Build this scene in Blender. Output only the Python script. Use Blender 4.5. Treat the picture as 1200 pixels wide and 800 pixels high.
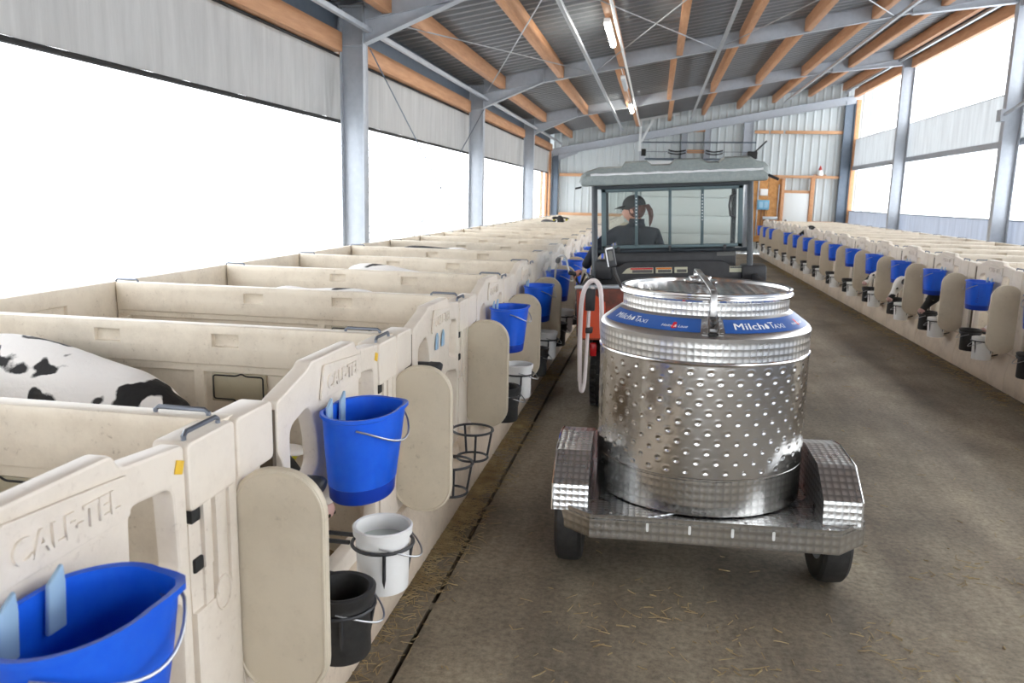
import bpy, bmesh, math, random
from mathutils import Vector, Matrix
random.seed(7)
PI = math.pi
D = bpy.data
SC = bpy.context.scene
COL = SC.collection
for o in list(D.objects): D.objects.remove(o)

# ---------------------------------------------------------------- camera
cam_d = D.cameras.new('camera'); cam = D.objects.new('camera', cam_d); COL.objects.link(cam)
SC.camera = cam
FW = Vector((-.1688912, .9693942, -.1781873)).normalized(); UP = Vector((-.0526664, .1716502, .9837492))
RT = FW.cross(UP).normalized(); UP = RT.cross(FW).normalized()
cam.matrix_world = Matrix.Translation((0, 0, 1.72)) @ Matrix((RT, UP, -FW)).transposed().to_4x4()
cam_d.sensor_width = 36; cam_d.lens = 938.16 / 1200 * 36
cam_d.clip_start = .05; cam_d.clip_end = 400
cam_d.dof.use_dof = True; cam_d.dof.focus_distance = 3.6; cam_d.dof.aperture_fstop = 5.0

# ---------------------------------------------------------------- world and exposure
w = D.worlds.new('overcast'); SC.world = w; w.use_nodes = True
wn = w.node_tree.nodes; bgn = wn['Background']
bgn.inputs[0].default_value = (.93, .965, 1, 1); bgn.inputs[1].default_value = 2.7
SC.view_settings.view_transform = 'Standard'; SC.view_settings.look = 'None'
SC.view_settings.exposure = 1.0; SC.view_settings.gamma = 1; SC.view_settings.use_curve_mapping = False

# ---------------------------------------------------------------- materials
MATS = {}
def lin(r, g, b):
    f = lambda c: (c/255/12.92 if c/255 <= .04045 else ((c/255+.055)/1.055)**2.4)
    return (f(r), f(g), f(b), 1)
def mat(name, col, rough=.5, metal=0, noise=0, nscale=6, col2=None, bump=0, bscale=40, coords='Object', trans=0, emit=0, spec=.5, stretch=None):
    m = D.materials.new(name); m.use_nodes = True; nt = m.node_tree; N = nt.nodes; L = nt.links
    b = N['Principled BSDF']; b.inputs['Base Color'].default_value = col
    b.inputs['Roughness'].default_value = rough; b.inputs['Metallic'].default_value = metal
    b.inputs['Specular IOR Level'].default_value = spec
    if trans: b.inputs['Transmission Weight'].default_value = trans
    if emit:
        b.inputs['Emission Color'].default_value = col; b.inputs['Emission Strength'].default_value = emit
    tc = N.new('ShaderNodeTexCoord'); mp = N.new('ShaderNodeMapping'); L.new(tc.outputs[coords], mp.inputs[0])
    if stretch: mp.inputs['Scale'].default_value = stretch
    if noise:
        n = N.new('ShaderNodeTexNoise'); n.inputs['Scale'].default_value = nscale; n.inputs['Detail'].default_value = 8; n.inputs['Roughness'].default_value = .65
        L.new(mp.outputs[0], n.inputs['Vector'])
        r = N.new('ShaderNodeValToRGB'); r.color_ramp.elements[0].position = .5-.5*.5; r.color_ramp.elements[1].position = .72
        r.color_ramp.elements[0].color = col; r.color_ramp.elements[1].color = col2 or col
        mx = N.new('ShaderNodeMix'); mx.data_type = 'RGBA'; mx.inputs['Factor'].default_value = noise
        L.new(n.outputs['Fac'], r.inputs[0]); mx.inputs['A'].default_value = col; L.new(r.outputs[0], mx.inputs['B'])
        L.new(mx.outputs['Result'], b.inputs['Base Color'])
    if bump:
        n2 = N.new('ShaderNodeTexNoise'); n2.inputs['Scale'].default_value = bscale; n2.inputs['Detail'].default_value = 5
        L.new(mp.outputs[0], n2.inputs['Vector'])
        bp = N.new('ShaderNodeBump'); bp.inputs['Strength'].default_value = bump; bp.inputs['Distance'].default_value = .01
        L.new(n2.outputs['Fac'], bp.inputs['Height']); L.new(bp.outputs[0], b.inputs['Normal'])
    MATS[name] = m
    return m
def plastic_mat(name, col, dirt, amount=.55, world=True):
    """cream moulded plastic with speckled dirt and stains, keyed on world position so every pen is soiled differently"""
    m = mat(name, col, rough=.42); nt = m.node_tree; N = nt.nodes; L = nt.links; b = N['Principled BSDF']
    g = N.new('ShaderNodeNewGeometry')
    n1 = N.new('ShaderNodeTexNoise'); n1.inputs['Scale'].default_value = 3.0; n1.inputs['Detail'].default_value = 10; n1.inputs['Roughness'].default_value = .75
    n2 = N.new('ShaderNodeTexNoise'); n2.inputs['Scale'].default_value = 45; n2.inputs['Detail'].default_value = 6; n2.inputs['Roughness'].default_value = .7
    for n in (n1, n2): L.new(g.outputs['Position'], n.inputs['Vector'])
    r1 = N.new('ShaderNodeMapRange'); r1.inputs[1].default_value = .44; r1.inputs[2].default_value = .72; L.new(n1.outputs['Fac'], r1.inputs[0])
    r2 = N.new('ShaderNodeMapRange'); r2.inputs[1].default_value = .57; r2.inputs[2].default_value = .70; L.new(n2.outputs['Fac'], r2.inputs[0])
    mu = N.new('ShaderNodeMath'); mu.operation = 'MULTIPLY_ADD'; L.new(r1.outputs[0], mu.inputs[0]); L.new(r2.outputs[0], mu.inputs[1])
    k = N.new('ShaderNodeMath'); k.operation = 'MULTIPLY'; L.new(r1.outputs[0], k.inputs[0]); k.inputs[1].default_value = .35; L.new(k.outputs[0], mu.inputs[2])
    sc = N.new('ShaderNodeMath'); sc.operation = 'MULTIPLY'; sc.use_clamp = True; sc.inputs[1].default_value = amount; L.new(mu.outputs[0], sc.inputs[0])
    mx = N.new('ShaderNodeMix'); mx.data_type = 'RGBA'; mx.inputs['A'].default_value = col; mx.inputs['B'].default_value = dirt
    L.new(sc.outputs[0], mx.inputs['Factor']); L.new(mx.outputs['Result'], b.inputs['Base Color'])
    bp = N.new('ShaderNodeBump'); bp.inputs['Strength'].default_value = .08; bp.inputs['Distance'].default_value = .01
    L.new(n2.outputs['Fac'], bp.inputs['Height']); L.new(bp.outputs[0], b.inputs['Normal'])
    return m
def steel_mat(name, cell=.03, col=(.62, .62, .62, 1), strength=.1, rough=.24, aniso=.8, rim=.70):
    """engine-turned stainless steel: every disc is brushed in circles, so its tangent turns round the disc centre"""
    m = mat(name, col, rough=rough, metal=1); nt = m.node_tree; N = nt.nodes; L = nt.links; b = N['Principled BSDF']
    uv = N.new('ShaderNodeUVMap'); mp = N.new('ShaderNodeMapping'); mp.inputs['Scale'].default_value = (1/cell, 1/cell, 1); L.new(uv.outputs[0], mp.inputs[0])
    v = N.new('ShaderNodeTexVoronoi'); v.voronoi_dimensions = '2D'; v.inputs['Scale'].default_value = 1; v.inputs['Randomness'].default_value = .05
    L.new(mp.outputs[0], v.inputs['Vector'])
    n = N.new('ShaderNodeTexNoise'); n.inputs['Scale'].default_value = 6; n.inputs['Detail'].default_value = 5; L.new(uv.outputs[0], n.inputs['Vector'])
    if strength:
        bp = N.new('ShaderNodeBump'); bp.inputs['Strength'].default_value = strength; bp.inputs['Distance'].default_value = cell*.35
        L.new(v.outputs['Distance'], bp.inputs['Height']); L.new(bp.outputs[0], b.inputs['Normal'])
    d = N.new('ShaderNodeVectorMath'); d.operation = 'SUBTRACT'; L.new(mp.outputs[0], d.inputs[0]); L.new(v.outputs['Position'], d.inputs[1])
    sp = N.new('ShaderNodeSeparateXYZ'); L.new(d.outputs[0], sp.inputs[0])
    tg = N.new('ShaderNodeTangent'); tg.direction_type = 'UV_MAP'; g = N.new('ShaderNodeNewGeometry')
    cr = N.new('ShaderNodeVectorMath'); cr.operation = 'CROSS_PRODUCT'; L.new(g.outputs['Normal'], cr.inputs[0]); L.new(tg.outputs[0], cr.inputs[1])
    ng = N.new('ShaderNodeMath'); ng.operation = 'MULTIPLY'; ng.inputs[1].default_value = -1; L.new(sp.outputs['Y'], ng.inputs[0])
    s1 = N.new('ShaderNodeVectorMath'); s1.operation = 'SCALE'; L.new(tg.outputs[0], s1.inputs[0]); L.new(ng.outputs[0], s1.inputs['Scale'])
    s2 = N.new('ShaderNodeVectorMath'); s2.operation = 'SCALE'; L.new(cr.outputs[0], s2.inputs[0]); L.new(sp.outputs['X'], s2.inputs['Scale'])
    ad = N.new('ShaderNodeVectorMath'); ad.operation = 'ADD'; L.new(s1.outputs[0], ad.inputs[0]); L.new(s2.outputs[0], ad.inputs[1])
    nm = N.new('ShaderNodeVectorMath'); nm.operation = 'NORMALIZE'; L.new(ad.outputs[0], nm.inputs[0]); L.new(nm.outputs[0], b.inputs['Tangent'])
    b.inputs['Anisotropic'].default_value = aniso
    if strength:                                       # disc sheen painted into the base colour: lighter centre, darker overlapped rim
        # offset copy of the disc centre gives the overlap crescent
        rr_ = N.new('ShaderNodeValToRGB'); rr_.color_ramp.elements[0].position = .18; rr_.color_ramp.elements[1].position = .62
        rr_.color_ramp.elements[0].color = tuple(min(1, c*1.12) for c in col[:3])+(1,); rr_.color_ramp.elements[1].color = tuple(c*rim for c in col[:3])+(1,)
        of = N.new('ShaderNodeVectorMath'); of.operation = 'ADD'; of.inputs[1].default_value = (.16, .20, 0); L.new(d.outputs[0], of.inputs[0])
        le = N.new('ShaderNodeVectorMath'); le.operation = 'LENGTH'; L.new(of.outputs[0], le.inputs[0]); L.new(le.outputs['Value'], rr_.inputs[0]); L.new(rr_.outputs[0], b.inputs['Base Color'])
    mr = N.new('ShaderNodeMapRange'); mr.inputs[3].default_value = rough*.8; mr.inputs[4].default_value = rough*1.25; L.new(n.outputs['Fac'], mr.inputs[0]); L.new(mr.outputs[0], b.inputs['Roughness'])
    return m
def cow_mat(name, off, thr=.5, sc=2.6):
    m = mat(name, (1, 1, 1, 1), rough=.75); nt = m.node_tree; N = nt.nodes; L = nt.links; b = N['Principled BSDF']
    tc = N.new('ShaderNodeTexCoord'); mp = N.new('ShaderNodeMapping'); mp.inputs['Location'].default_value = off; L.new(tc.outputs['Object'], mp.inputs[0])
    n = N.new('ShaderNodeTexNoise'); n.inputs['Scale'].default_value = sc; n.inputs['Detail'].default_value = 2.0; n.inputs['Distortion'].default_value = .35; L.new(mp.outputs[0], n.inputs['Vector'])
    n3 = N.new('ShaderNodeTexNoise'); n3.inputs['Scale'].default_value = 60; L.new(mp.outputs[0], n3.inputs['Vector'])
    ad = N.new('ShaderNodeMath'); ad.operation = 'MULTIPLY_ADD'; ad.inputs[1].default_value = .03; L.new(n3.outputs['Fac'], ad.inputs[0]); L.new(n.outputs['Fac'], ad.inputs[2])
    r = N.new('ShaderNodeValToRGB'); r.color_ramp.elements[0].position = thr; r.color_ramp.elements[1].position = thr+.02
    r.color_ramp.elements[0].color = (.012, .011, .011, 1); r.color_ramp.elements[1].color = (.92, .89, .86, 1)
    L.new(ad.outputs[0], r.inputs[0]); L.new(r.outputs[0], b.inputs['Base Color'])
    bp = N.new('ShaderNodeBump'); bp.inputs['Strength'].default_value = .35; bp.inputs['Distance'].default_value = .01; L.new(n3.outputs['Fac'], bp.inputs['Height']); L.new(bp.outputs[0], b.inputs['Normal'])
    return m
cream = plastic_mat('cream_plastic', lin(232, 221, 203), lin(120, 92, 58), .80)
creamf = plastic_mat('cream_plastic_front', lin(236, 226, 212), lin(130, 104, 74), .50)
flapm = plastic_mat('flap_plastic', lin(214, 203, 182), lin(112, 96, 72), .55)
basem = plastic_mat('base_plastic', lin(224, 208, 188), lin(96, 70, 44), .85)
black_rub = mat('black_rubber', (.012, .012, .013, 1), .55, noise=.6, nscale=30, col2=(.05, .048, .045, 1))
black_pl = mat('black_plastic', (.02, .021, .024, 1), .45, noise=.5, nscale=14, col2=(.06, .06, .065, 1))
blue_pl = mat('blue_plastic', (.004, .10, .74, 1), .33, noise=.5, nscale=30, col2=(.02, .16, .80, 1))
nb = blue_pl.node_tree.nodes['Principled BSDF']; nb.inputs['Subsurface Weight'].default_value = .0
blue_dk = mat('blue_plastic_foot', (.002, .04, .40, 1), .35)
hook_m = mat('pale_blue_hook', (.33, .50, .68, 1), .3)
white_pl = mat('white_plastic', (.90, .90, .89, 1), .35, noise=.3, nscale=12, col2=(.76, .75, .72, 1))
waterm = mat('milky_water', (.60, .66, .62, 1), .06)
milkm = mat('milk', (.80, .79, .74, 1), .2)
wire = mat('galvanised_wire', (.45, .46, .48, 1), .35, metal=.9)
clipm = mat('clip_steel', (.20, .22, .26, 1), .45, metal=.8)
galv = mat('galvanised_steel', lin(170, 176, 184), .48, metal=.25, noise=.5, nscale=12, col2=lin(196, 201, 208))
galv2 = mat('galvanised_tube', lin(190, 196, 202), .4, metal=.5, noise=.5, nscale=10, col2=lin(160, 168, 176))
steel_dk = mat('dark_steel', lin(96, 108, 122), .5, metal=.35, noise=.5, nscale=10, col2=lin(120, 130, 142))
wood = mat('spruce_timber', lin(216, 164, 122), .6, noise=.85, nscale=3, col2=lin(178, 124, 84), stretch=(6, .6, 6), bump=.1, bscale=30)
woodx = mat('spruce_timber_cross', lin(216, 170, 130), .6, noise=.85, nscale=3, col2=lin(182, 132, 92), stretch=(.6, 6, 6))
osb = mat('osb_board', lin(222, 168, 104), .65, noise=1, nscale=9, col2=lin(176, 116, 60))
roofm = mat('roof_sheet_grey', lin(136, 140, 145), .5, noise=.6, nscale=1.5, col2=lin(112, 116, 120))
wallm = mat('wall_sheet_white', lin(206, 213, 214), .45, noise=.4, nscale=1.2, col2=lin(186, 194, 196))
doorm = mat('white_door_panel', lin(226, 230, 230), .4)
concrete = None
snow = mat('snow', (.86, .88, .90, 1), .8)
glassy = None
alu = mat('bare_aluminium', (.60, .60, .60, 1), .3, metal=1)
bright = mat('polished_rim', (.72, .72, .72, 1), .14, metal=1)
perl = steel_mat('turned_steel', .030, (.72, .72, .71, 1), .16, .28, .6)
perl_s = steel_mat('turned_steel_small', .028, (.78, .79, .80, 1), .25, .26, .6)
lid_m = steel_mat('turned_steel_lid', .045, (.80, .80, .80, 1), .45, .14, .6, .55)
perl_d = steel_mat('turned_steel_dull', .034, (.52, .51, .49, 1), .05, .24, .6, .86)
jacket = steel_mat('jacket_steel', .06, (.60, .59, .575, 1), 0, .19, .25)
stick_blue = mat('sticker_blue', lin(50, 94, 168), .3)
stick_white = mat('sticker_white', lin(244, 246, 248), .35)
stick_red = mat('sticker_red', lin(214, 40, 52), .35)
stick_or = mat('sticker_orange', lin(226, 128, 40), .4)
stick_cream = mat('sticker_pale', lin(206, 204, 180), .4)
stick_grey = mat('sticker_grey', lin(96, 96, 92), .4)
orange = mat('orange_paint', lin(176, 76, 50), .5, noise=1, nscale=7, col2=lin(74, 54, 46))
cab_m = mat('cab_frame', lin(52, 58, 64), .42, noise=.4, nscale=20, col2=lin(84, 92, 96))
winf_m = mat('window_frame_green', lin(86, 104, 108), .4, metal=.2)
roofp = mat('cab_roof_plastic', lin(132, 143, 142), .5, noise=.5, nscale=40, col2=lin(176, 182, 180))
jackm = mat('navy_jacket', lin(22, 28, 42), .8, noise=.5, nscale=8, col2=lin(34, 42, 56), bump=.4, bscale=25)
capm = mat('black_cap', lin(38, 38, 40), .8)
skin = mat('skin', lin(218, 160, 138), .5)
hairm = mat('auburn_hair', lin(112, 62, 52), .6, noise=.8, nscale=40, col2=lin(70, 38, 32), stretch=(8, 8, 1))
yellow = mat('yellow_tag', lin(214, 206, 40), .5)
yellow2 = mat('yellow_sticker', lin(240, 196, 60), .5)
pinkm = mat('pink_muzzle', lin(196, 158, 150), .5)
eyem = mat('dark_eye', (.01, .008, .006, 1), .12)
hosem = mat('milk_hose', lin(226, 216, 214), .3)
boxblue = mat('switchbox_blue', lin(110, 168, 200), .4)
redm = mat('figurine_red', lin(190, 60, 52), .5)
dark = mat('dark_gap', (.02, .02, .02, 1), .8)
strawm = mat('straw', lin(196, 176, 132), .8, noise=1, nscale=9, col2=lin(132, 110, 78))
bedm = mat('straw_bedding', lin(150, 122, 78), .9, noise=1, nscale=24, col2=lin(84, 62, 38), bump=1, bscale=60)
lampm = mat('lamp_tube', (1, .97, .88, 1), .3, emit=30)
lampoff = mat('lamp_tube_off', lin(200, 206, 210), .3)
calf_a = cow_mat('calf_coat_a', (2.3, 5.1, 7.7), .485, 4.4)
calf_b = cow_mat('calf_coat_b', (7.7, 2.2, 5.1), .40)
calf_c = cow_mat('calf_coat_c', (1.2, 9.3, 2.4), .47)
calf_d = cow_mat('calf_coat_dark', (5.2, 4.3, 8.4), .66)

def mk_glass(name, tint, alpha):
    m = D.materials.new(name); m.use_nodes = True; nt = m.node_tree; N = nt.nodes; L = nt.links
    b = N['Principled BSDF']; b.inputs['Base Color'].default_value = tint; b.inputs['Roughness'].default_value = .12
    t = N.new('ShaderNodeBsdfTransparent'); t.inputs[0].default_value = (.94, .96, .95, 1)
    mx = N.new('ShaderNodeMixShader'); mx.inputs[0].default_value = alpha
    L.new(t.outputs[0], mx.inputs[1]); L.new(b.outputs[0], mx.inputs[2]); L.new(mx.outputs[0], N['Material Output'].inputs[0])
    return m
glassy = mk_glass('dusty_polycarbonate', (.40, .42, .41, 1), .05)
def cloth_mat(name, col, transl, transp=0, lines=0):
    m = D.materials.new(name); m.use_nodes = True; nt = m.node_tree; N = nt.nodes; L = nt.links
    N.remove(N['Principled BSDF'])
    d = N.new('ShaderNodeBsdfDiffuse'); t = N.new('ShaderNodeBsdfTranslucent'); tr = N.new('ShaderNodeBsdfTransparent')
    g = N.new('ShaderNodeNewGeometry')
    mp = N.new('ShaderNodeMapping'); mp.inputs['Scale'].default_value = (1, 5.5, .55); L.new(g.outputs['Position'], mp.inputs[0])
    n = N.new('ShaderNodeTexNoise'); n.inputs['Scale'].default_value = 1.3; n.inputs['Detail'].default_value = 8; n.inputs['Roughness'].default_value = .7; L.new(mp.outputs[0], n.inputs['Vector'])
    r = N.new('ShaderNodeValToRGB'); r.color_ramp.elements[0].position = .3; r.color_ramp.elements[1].position = .7
    r.color_ramp.elements[0].color = tuple(c*.78 for c in col[:3])+(1,); r.color_ramp.elements[1].color = col
    L.new(n.outputs['Fac'], r.inputs[0]); L.new(r.outputs[0], d.inputs[0]); L.new(r.outputs[0], t.inputs[0])
    m1 = N.new('ShaderNodeMixShader'); m1.inputs[0].default_value = transl; L.new(d.outputs[0], m1.inputs[1]); L.new(t.outputs[0], m1.inputs[2])
    m2 = N.new('ShaderNodeMixShader'); m2.inputs[0].default_value = transp; L.new(m1.outputs[0], m2.inputs[1]); L.new(tr.outputs[0], m2.inputs[2])
    if lines:
        sp = N.new('ShaderNodeSeparateXYZ'); L.new(g.outputs['Position'], sp.inputs[0])
        a = N.new('ShaderNodeMath'); a.operation = 'MULTIPLY'; a.inputs[1].default_value = lines; L.new(sp.outputs['Z'], a.inputs[0])
        f = N.new('ShaderNodeMath'); f.operation = 'FRACT'; L.new(a.outputs[0], f.inputs[0])
        c = N.new('ShaderNodeMath'); c.operation = 'GREATER_THAN'; c.inputs[1].default_value = .16; L.new(f.outputs[0], c.inputs[0])
        mm = N.new('ShaderNodeMapRange'); mm.inputs[3].default_value = .55; mm.inputs[4].default_value = transp; L.new(c.outputs[0], mm.inputs[0]); L.new(mm.outputs[0], m2.inputs[0])
    L.new(m2.outputs[0], N['Material Output'].inputs[0])
    return m
curt_g = cloth_mat('grey_curtain_cloth', (.60, .595, .585, 1), .42)
curt_w = cloth_mat('white_curtain_cloth', (.80, .82, .83, 1), .46)
curt_b = cloth_mat('blue_grey_curtain_cloth', (.62, .65, .71, 1), .50)
net_m = cloth_mat('windbreak_net', (.50, .52, .54, 1), .5, .93, 11)

def concrete_mat():
    m = mat('worn_concrete', lin(120, 108, 94), .62); nt = m.node_tree; N = nt.nodes; L = nt.links; b = N['Principled BSDF']
    g = N.new('ShaderNodeNewGeometry')
    def noise(s, d, vec=None, ro=.6):
        n = N.new('ShaderNodeTexNoise'); n.inputs['Scale'].default_value = s; n.inputs['Detail'].default_value = d; n.inputs['Roughness'].default_value = ro
        L.new(vec or g.outputs['Position'], n.inputs['Vector']); return n
    st = N.new('ShaderNodeMapping'); st.inputs['Scale'].default_value = (1, .16, 1); L.new(g.outputs['Position'], st.inputs[0])
    a = noise(1.1, 8); c = noise(2.2, 7, st.outputs[0], .65); d = noise(34, 8, None, .75)
    r = N.new('ShaderNodeValToRGB'); r.color_ramp.elements[0].position = .3; r.color_ramp.elements[1].position = .7
    r.color_ramp.elements[0].color = lin(112, 101, 88); r.color_ramp.elements[1].color = lin(166, 157, 141)
    L.new(c.outputs['Fac'], r.inputs[0])
    r2 = N.new('ShaderNodeValToRGB'); r2.color_ramp.elements[0].position = .35; r2.color_ramp.elements[1].position = .65
    r2.color_ramp.elements[0].color = (.66, .65, .64, 1); r2.color_ramp.elements[1].color = (1.20, 1.20, 1.17, 1)
    L.new(a.outputs['Fac'], r2.inputs[0])
    m1 = N.new('ShaderNodeMix'); m1.data_type = 'RGBA'; m1.blend_type = 'MULTIPLY'; m1.inputs['Factor'].default_value = 1
    L.new(r.outputs[0], m1.inputs['A']); L.new(r2.outputs[0], m1.inputs['B'])
    r3 = N.new('ShaderNodeValToRGB'); r3.color_ramp.elements[0].position = .34; r3.color_ramp.elements[1].position = .60
    r3.color_ramp.elements[0].color = (.50, .48, .46, 1); r3.color_ramp.elements[1].color = (1.25, 1.24, 1.2, 1)
    L.new(d.outputs['Fac'], r3.inputs[0])
    m2 = N.new('ShaderNodeMix'); m2.data_type = 'RGBA'; m2.blend_type = 'MULTIPLY'; m2.inputs['Factor'].default_value = .8
    L.new(m1.outputs['Result'], m2.inputs['A']); L.new(r3.outputs[0], m2.inputs['B'])
    # soiled strips along both pen rows and faint wheel marks: dirt, distributed over x
    sp = N.new('ShaderNodeSeparateXYZ'); L.new(g.outputs['Position'], sp.inputs[0])
    wob = N.new('ShaderNodeMath'); wob.operation = 'MULTIPLY_ADD'; wob.inputs[1].default_value = .35; L.new(a.outputs['Fac'], wob.inputs[0]); L.new(sp.outputs['X'], wob.inputs[2])
    mr = N.new('ShaderNodeMapRange'); mr.inputs[1].default_value = -1.2; mr.inputs[2].default_value = 3.8; L.new(wob.outputs[0], mr.inputs[0])
    cr = N.new('ShaderNodeValToRGB'); e = cr.color_ramp.elements
    def px(x): return (x+.17+1.2)/5.0
    vals = [(-1.2, .70), (-.86, .80), (-.74, 1.10), (-.50, 1.14), (-.34, .80), (-.18, .98), (.7, 1.0), (.86, .76), (1.0, 1.02), (1.9, 1.1), (2.35, .92), (2.8, 1.02), (3.05, .72), (3.5, .55)]
    e[0].position = px(vals[0][0]); e[0].color = (vals[0][1],)*3+(1,)
    e[1].position = px(vals[-1][0]); e[1].color = (vals[-1][1], vals[-1][1]*.93, vals[-1][1]*.84, 1)
    for x, v in vals[1:-1]:
        q = e.new(px(x)); q.color = (v, v*.985, v*.96, 1)
    L.new(mr.outputs[0], cr.inputs[0])
    m3 = N.new('ShaderNodeMix'); m3.data_type = 'RGBA'; m3.blend_type = 'MULTIPLY'; m3.inputs['Factor'].default_value = 1
    L.new(m2.outputs['Result'], m3.inputs['A']); L.new(cr.outputs[0], m3.inputs['B']); L.new(m3.outputs['Result'], b.inputs['Base Color'])
    rr = N.new('ShaderNodeMapRange'); rr.inputs[3].default_value = .42; rr.inputs[4].default_value = .8; L.new(c.outputs['Fac'], rr.inputs[0]); L.new(rr.outputs[0], b.inputs['Roughness'])
    bp = N.new('ShaderNodeBump'); bp.inputs['Strength'].default_value = .35; bp.inputs['Distance'].default_value = .006; L.new(d.outputs['Fac'], bp.inputs['Height']); L.new(bp.outputs[0], b.inputs['Normal'])
    return m
concrete = concrete_mat()

# ---------------------------------------------------------------- mesh helpers
class MB:
    def __init__(s): s.v = []; s.f = []; s.m = []; s.mi = 0; s.uv = None
    def add(s, vs, fs):
        o = len(s.v); s.v += [tuple(v) for v in vs]; s.f += [tuple(i+o for i in f) for f in fs]; s.m += [s.mi]*len(fs); return s
    def box(s, x0, x1, y0, y1, z0, z1, M=None):
        vs = [Vector(p) for p in ((x0,y0,z0),(x1,y0,z0),(x1,y1,z0),(x0,y1,z0),(x0,y0,z1),(x1,y0,z1),(x1,y1,z1),(x0,y1,z1))]
        if M: vs = [M @ v for v in vs]
        return s.add(vs, [(0,3,2,1),(4,5,6,7),(0,1,5,4),(1,2,6,5),(2,3,7,6),(3,0,4,7)])
    def prism(s, pts, a, b, axis='x', M=None):
        """closed 2-D outline extruded from a to b along axis (x: pts are (y,z); y: (x,z); z: (x,y))"""
        n = len(pts); mk = {'x': lambda p, t: (t, p[0], p[1]), 'y': lambda p, t: (p[0], t, p[1]), 'z': lambda p, t: (p[0], p[1], t)}[axis]
        vs = [Vector(mk(p, a)) for p in pts]+[Vector(mk(p, b)) for p in pts]
        if M: vs = [M @ v for v in vs]
        return s.add(vs, [tuple(range(n))[::-1], tuple(range(n, 2*n))]+[(i, (i+1) % n, n+(i+1) % n, n+i) for i in range(n)])
    def beam(s, p, q, wx, wz, up=(0, 0, 1)):
        p = Vector(p); q = Vector(q); d = (q-p); L = d.length; d.normalize(); r = d.cross(Vector(up)).normalized(); u = r.cross(d)
        vs = []
        for t in (p, q):
            for a, b in ((-1,-1),(1,-1),(1,1),(-1,1)): vs.append(t+r*a*wx/2+u*b*wz/2)
        return s.add(vs, [(0,1,2,3),(7,6,5,4),(0,4,5,1),(1,5,6,2),(2,6,7,3),(3,7,4,0)])
    def tube(s, path, r, n=8, closed=False, cap=True):
        P = [Vector(p) for p in path]; N = len(P); vs = []; up = None
        R = r if isinstance(r, (list, tuple)) else [r]*N
        for i, p in enumerate(P):
            if closed: d = P[(i+1) % N]-P[i-1]
            else: d = P[min(i+1, N-1)]-P[max(i-1, 0)]
            d.normalize()
            if up is None: up = d.orthogonal().normalized()
            up = (up-d*up.dot(d)).normalized(); b = d.cross(up)
            for k in range(n):
                a = 2*PI*k/n; vs.append(p+(up*math.cos(a)+b*math.sin(a))*R[i])
        fs = []
        for i in range(N if closed else N-1):
            j = (i+1) % N
            for k in range(n): fs.append((i*n+k, i*n+(k+1) % n, j*n+(k+1) % n, j*n+k))
        if cap and not closed: fs += [tuple(range(n))[::-1], tuple(range((N-1)*n, N*n))]
        return s.add(vs, fs)
    def lathe(s, prof, n=48, c=(0, 0, 0), a0=0, a1=2*PI):
        full = abs(a1-a0-2*PI) < 1e-6; m = n if full else n+1; k = len(prof); vs = []
        for i in range(m):
            a = a0+(a1-a0)*i/n
            for r, z in prof: vs.append((c[0]+r*math.cos(a), c[1]+r*math.sin(a), c[2]+z))
        fs = []
        for i in range(n):
            j = (i+1) % m
            for t in range(k-1): fs.append((i*k+t, j*k+t, j*k+t+1, i*k+t+1))
        return s.add(vs, fs)
    def ell(s, c, r, n=14, m=8, M=None):
        vs = []; fs = []
        for j in range(m+1):
            ph = PI*j/m
            for i in range(n):
                a = 2*PI*i/n; v = Vector((r[0]*math.sin(ph)*math.cos(a), r[1]*math.sin(ph)*math.sin(a), r[2]*math.cos(ph)))
                if M: v = M @ v
                vs.append(Vector(c)+v)
        for j in range(m):
            for i in range(n): fs.append((j*n+i, (j+1)*n+i, (j+1)*n+(i+1) % n, j*n+(i+1) % n))
        return s.add(vs, fs)
    def build(s, name, mats, parent=None, bevel=0, smooth=True, uv=None, loc=None, seg=2, angle=35, weld=True, solid=0, link=True):
        me = D.meshes.new(name); me.from_pydata(s.v, [], s.f); me.update()
        mats = mats if isinstance(mats, (list, tuple)) else [mats]
        for q in mats: me.materials.append(q)
        if len(mats) > 1: me.polygons.foreach_set('material_index', s.m)
        if weld:
            bm = bmesh.new(); bm.from_mesh(me); bmesh.ops.remove_doubles(bm, verts=bm.verts, dist=1e-5); bmesh.ops.recalc_face_normals(bm, faces=bm.faces); bm.to_mesh(me); bm.free()
        if bevel or solid: me = bake(me, bevel, seg, solid)
        if uv: make_uv(me, uv)
        if smooth: shade(me, angle)
        if not link: return me
        return link_obj(name, me, parent, loc)
def link_obj(name, me, parent=None, loc=None):
    o = D.objects.new(name, me); COL.objects.link(o)
    if parent: o.parent = parent
    if loc: o.location = loc
    return o
def bake(me, bevel=0, seg=2, solid=0, extra=None):
    o = D.objects.new('tmp', me); COL.objects.link(o)
    if extra: extra(o)
    if solid:
        m = o.modifiers.new('s', 'SOLIDIFY'); m.thickness = solid; m.offset = 0
    if bevel:
        m = o.modifiers.new('b', 'BEVEL'); m.width = bevel; m.segments = seg; m.limit_method = 'ANGLE'; m.angle_limit = math.radians(40)
    dg = bpy.context.evaluated_depsgraph_get(); dg.update()
    r = D.meshes.new_from_object(o.evaluated_get(dg)); D.objects.remove(o); return r
def shade(me, angle=35):
    me.polygons.foreach_set('use_smooth', [True]*len(me.polygons))
    bm = bmesh.new(); bm.from_mesh(me); ca = math.radians(angle)
    for e in bm.edges:
        if len(e.link_faces) == 2: e.smooth = e.calc_face_angle(0) < ca
        else: e.smooth = False
    bm.to_mesh(me); bm.free()
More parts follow.
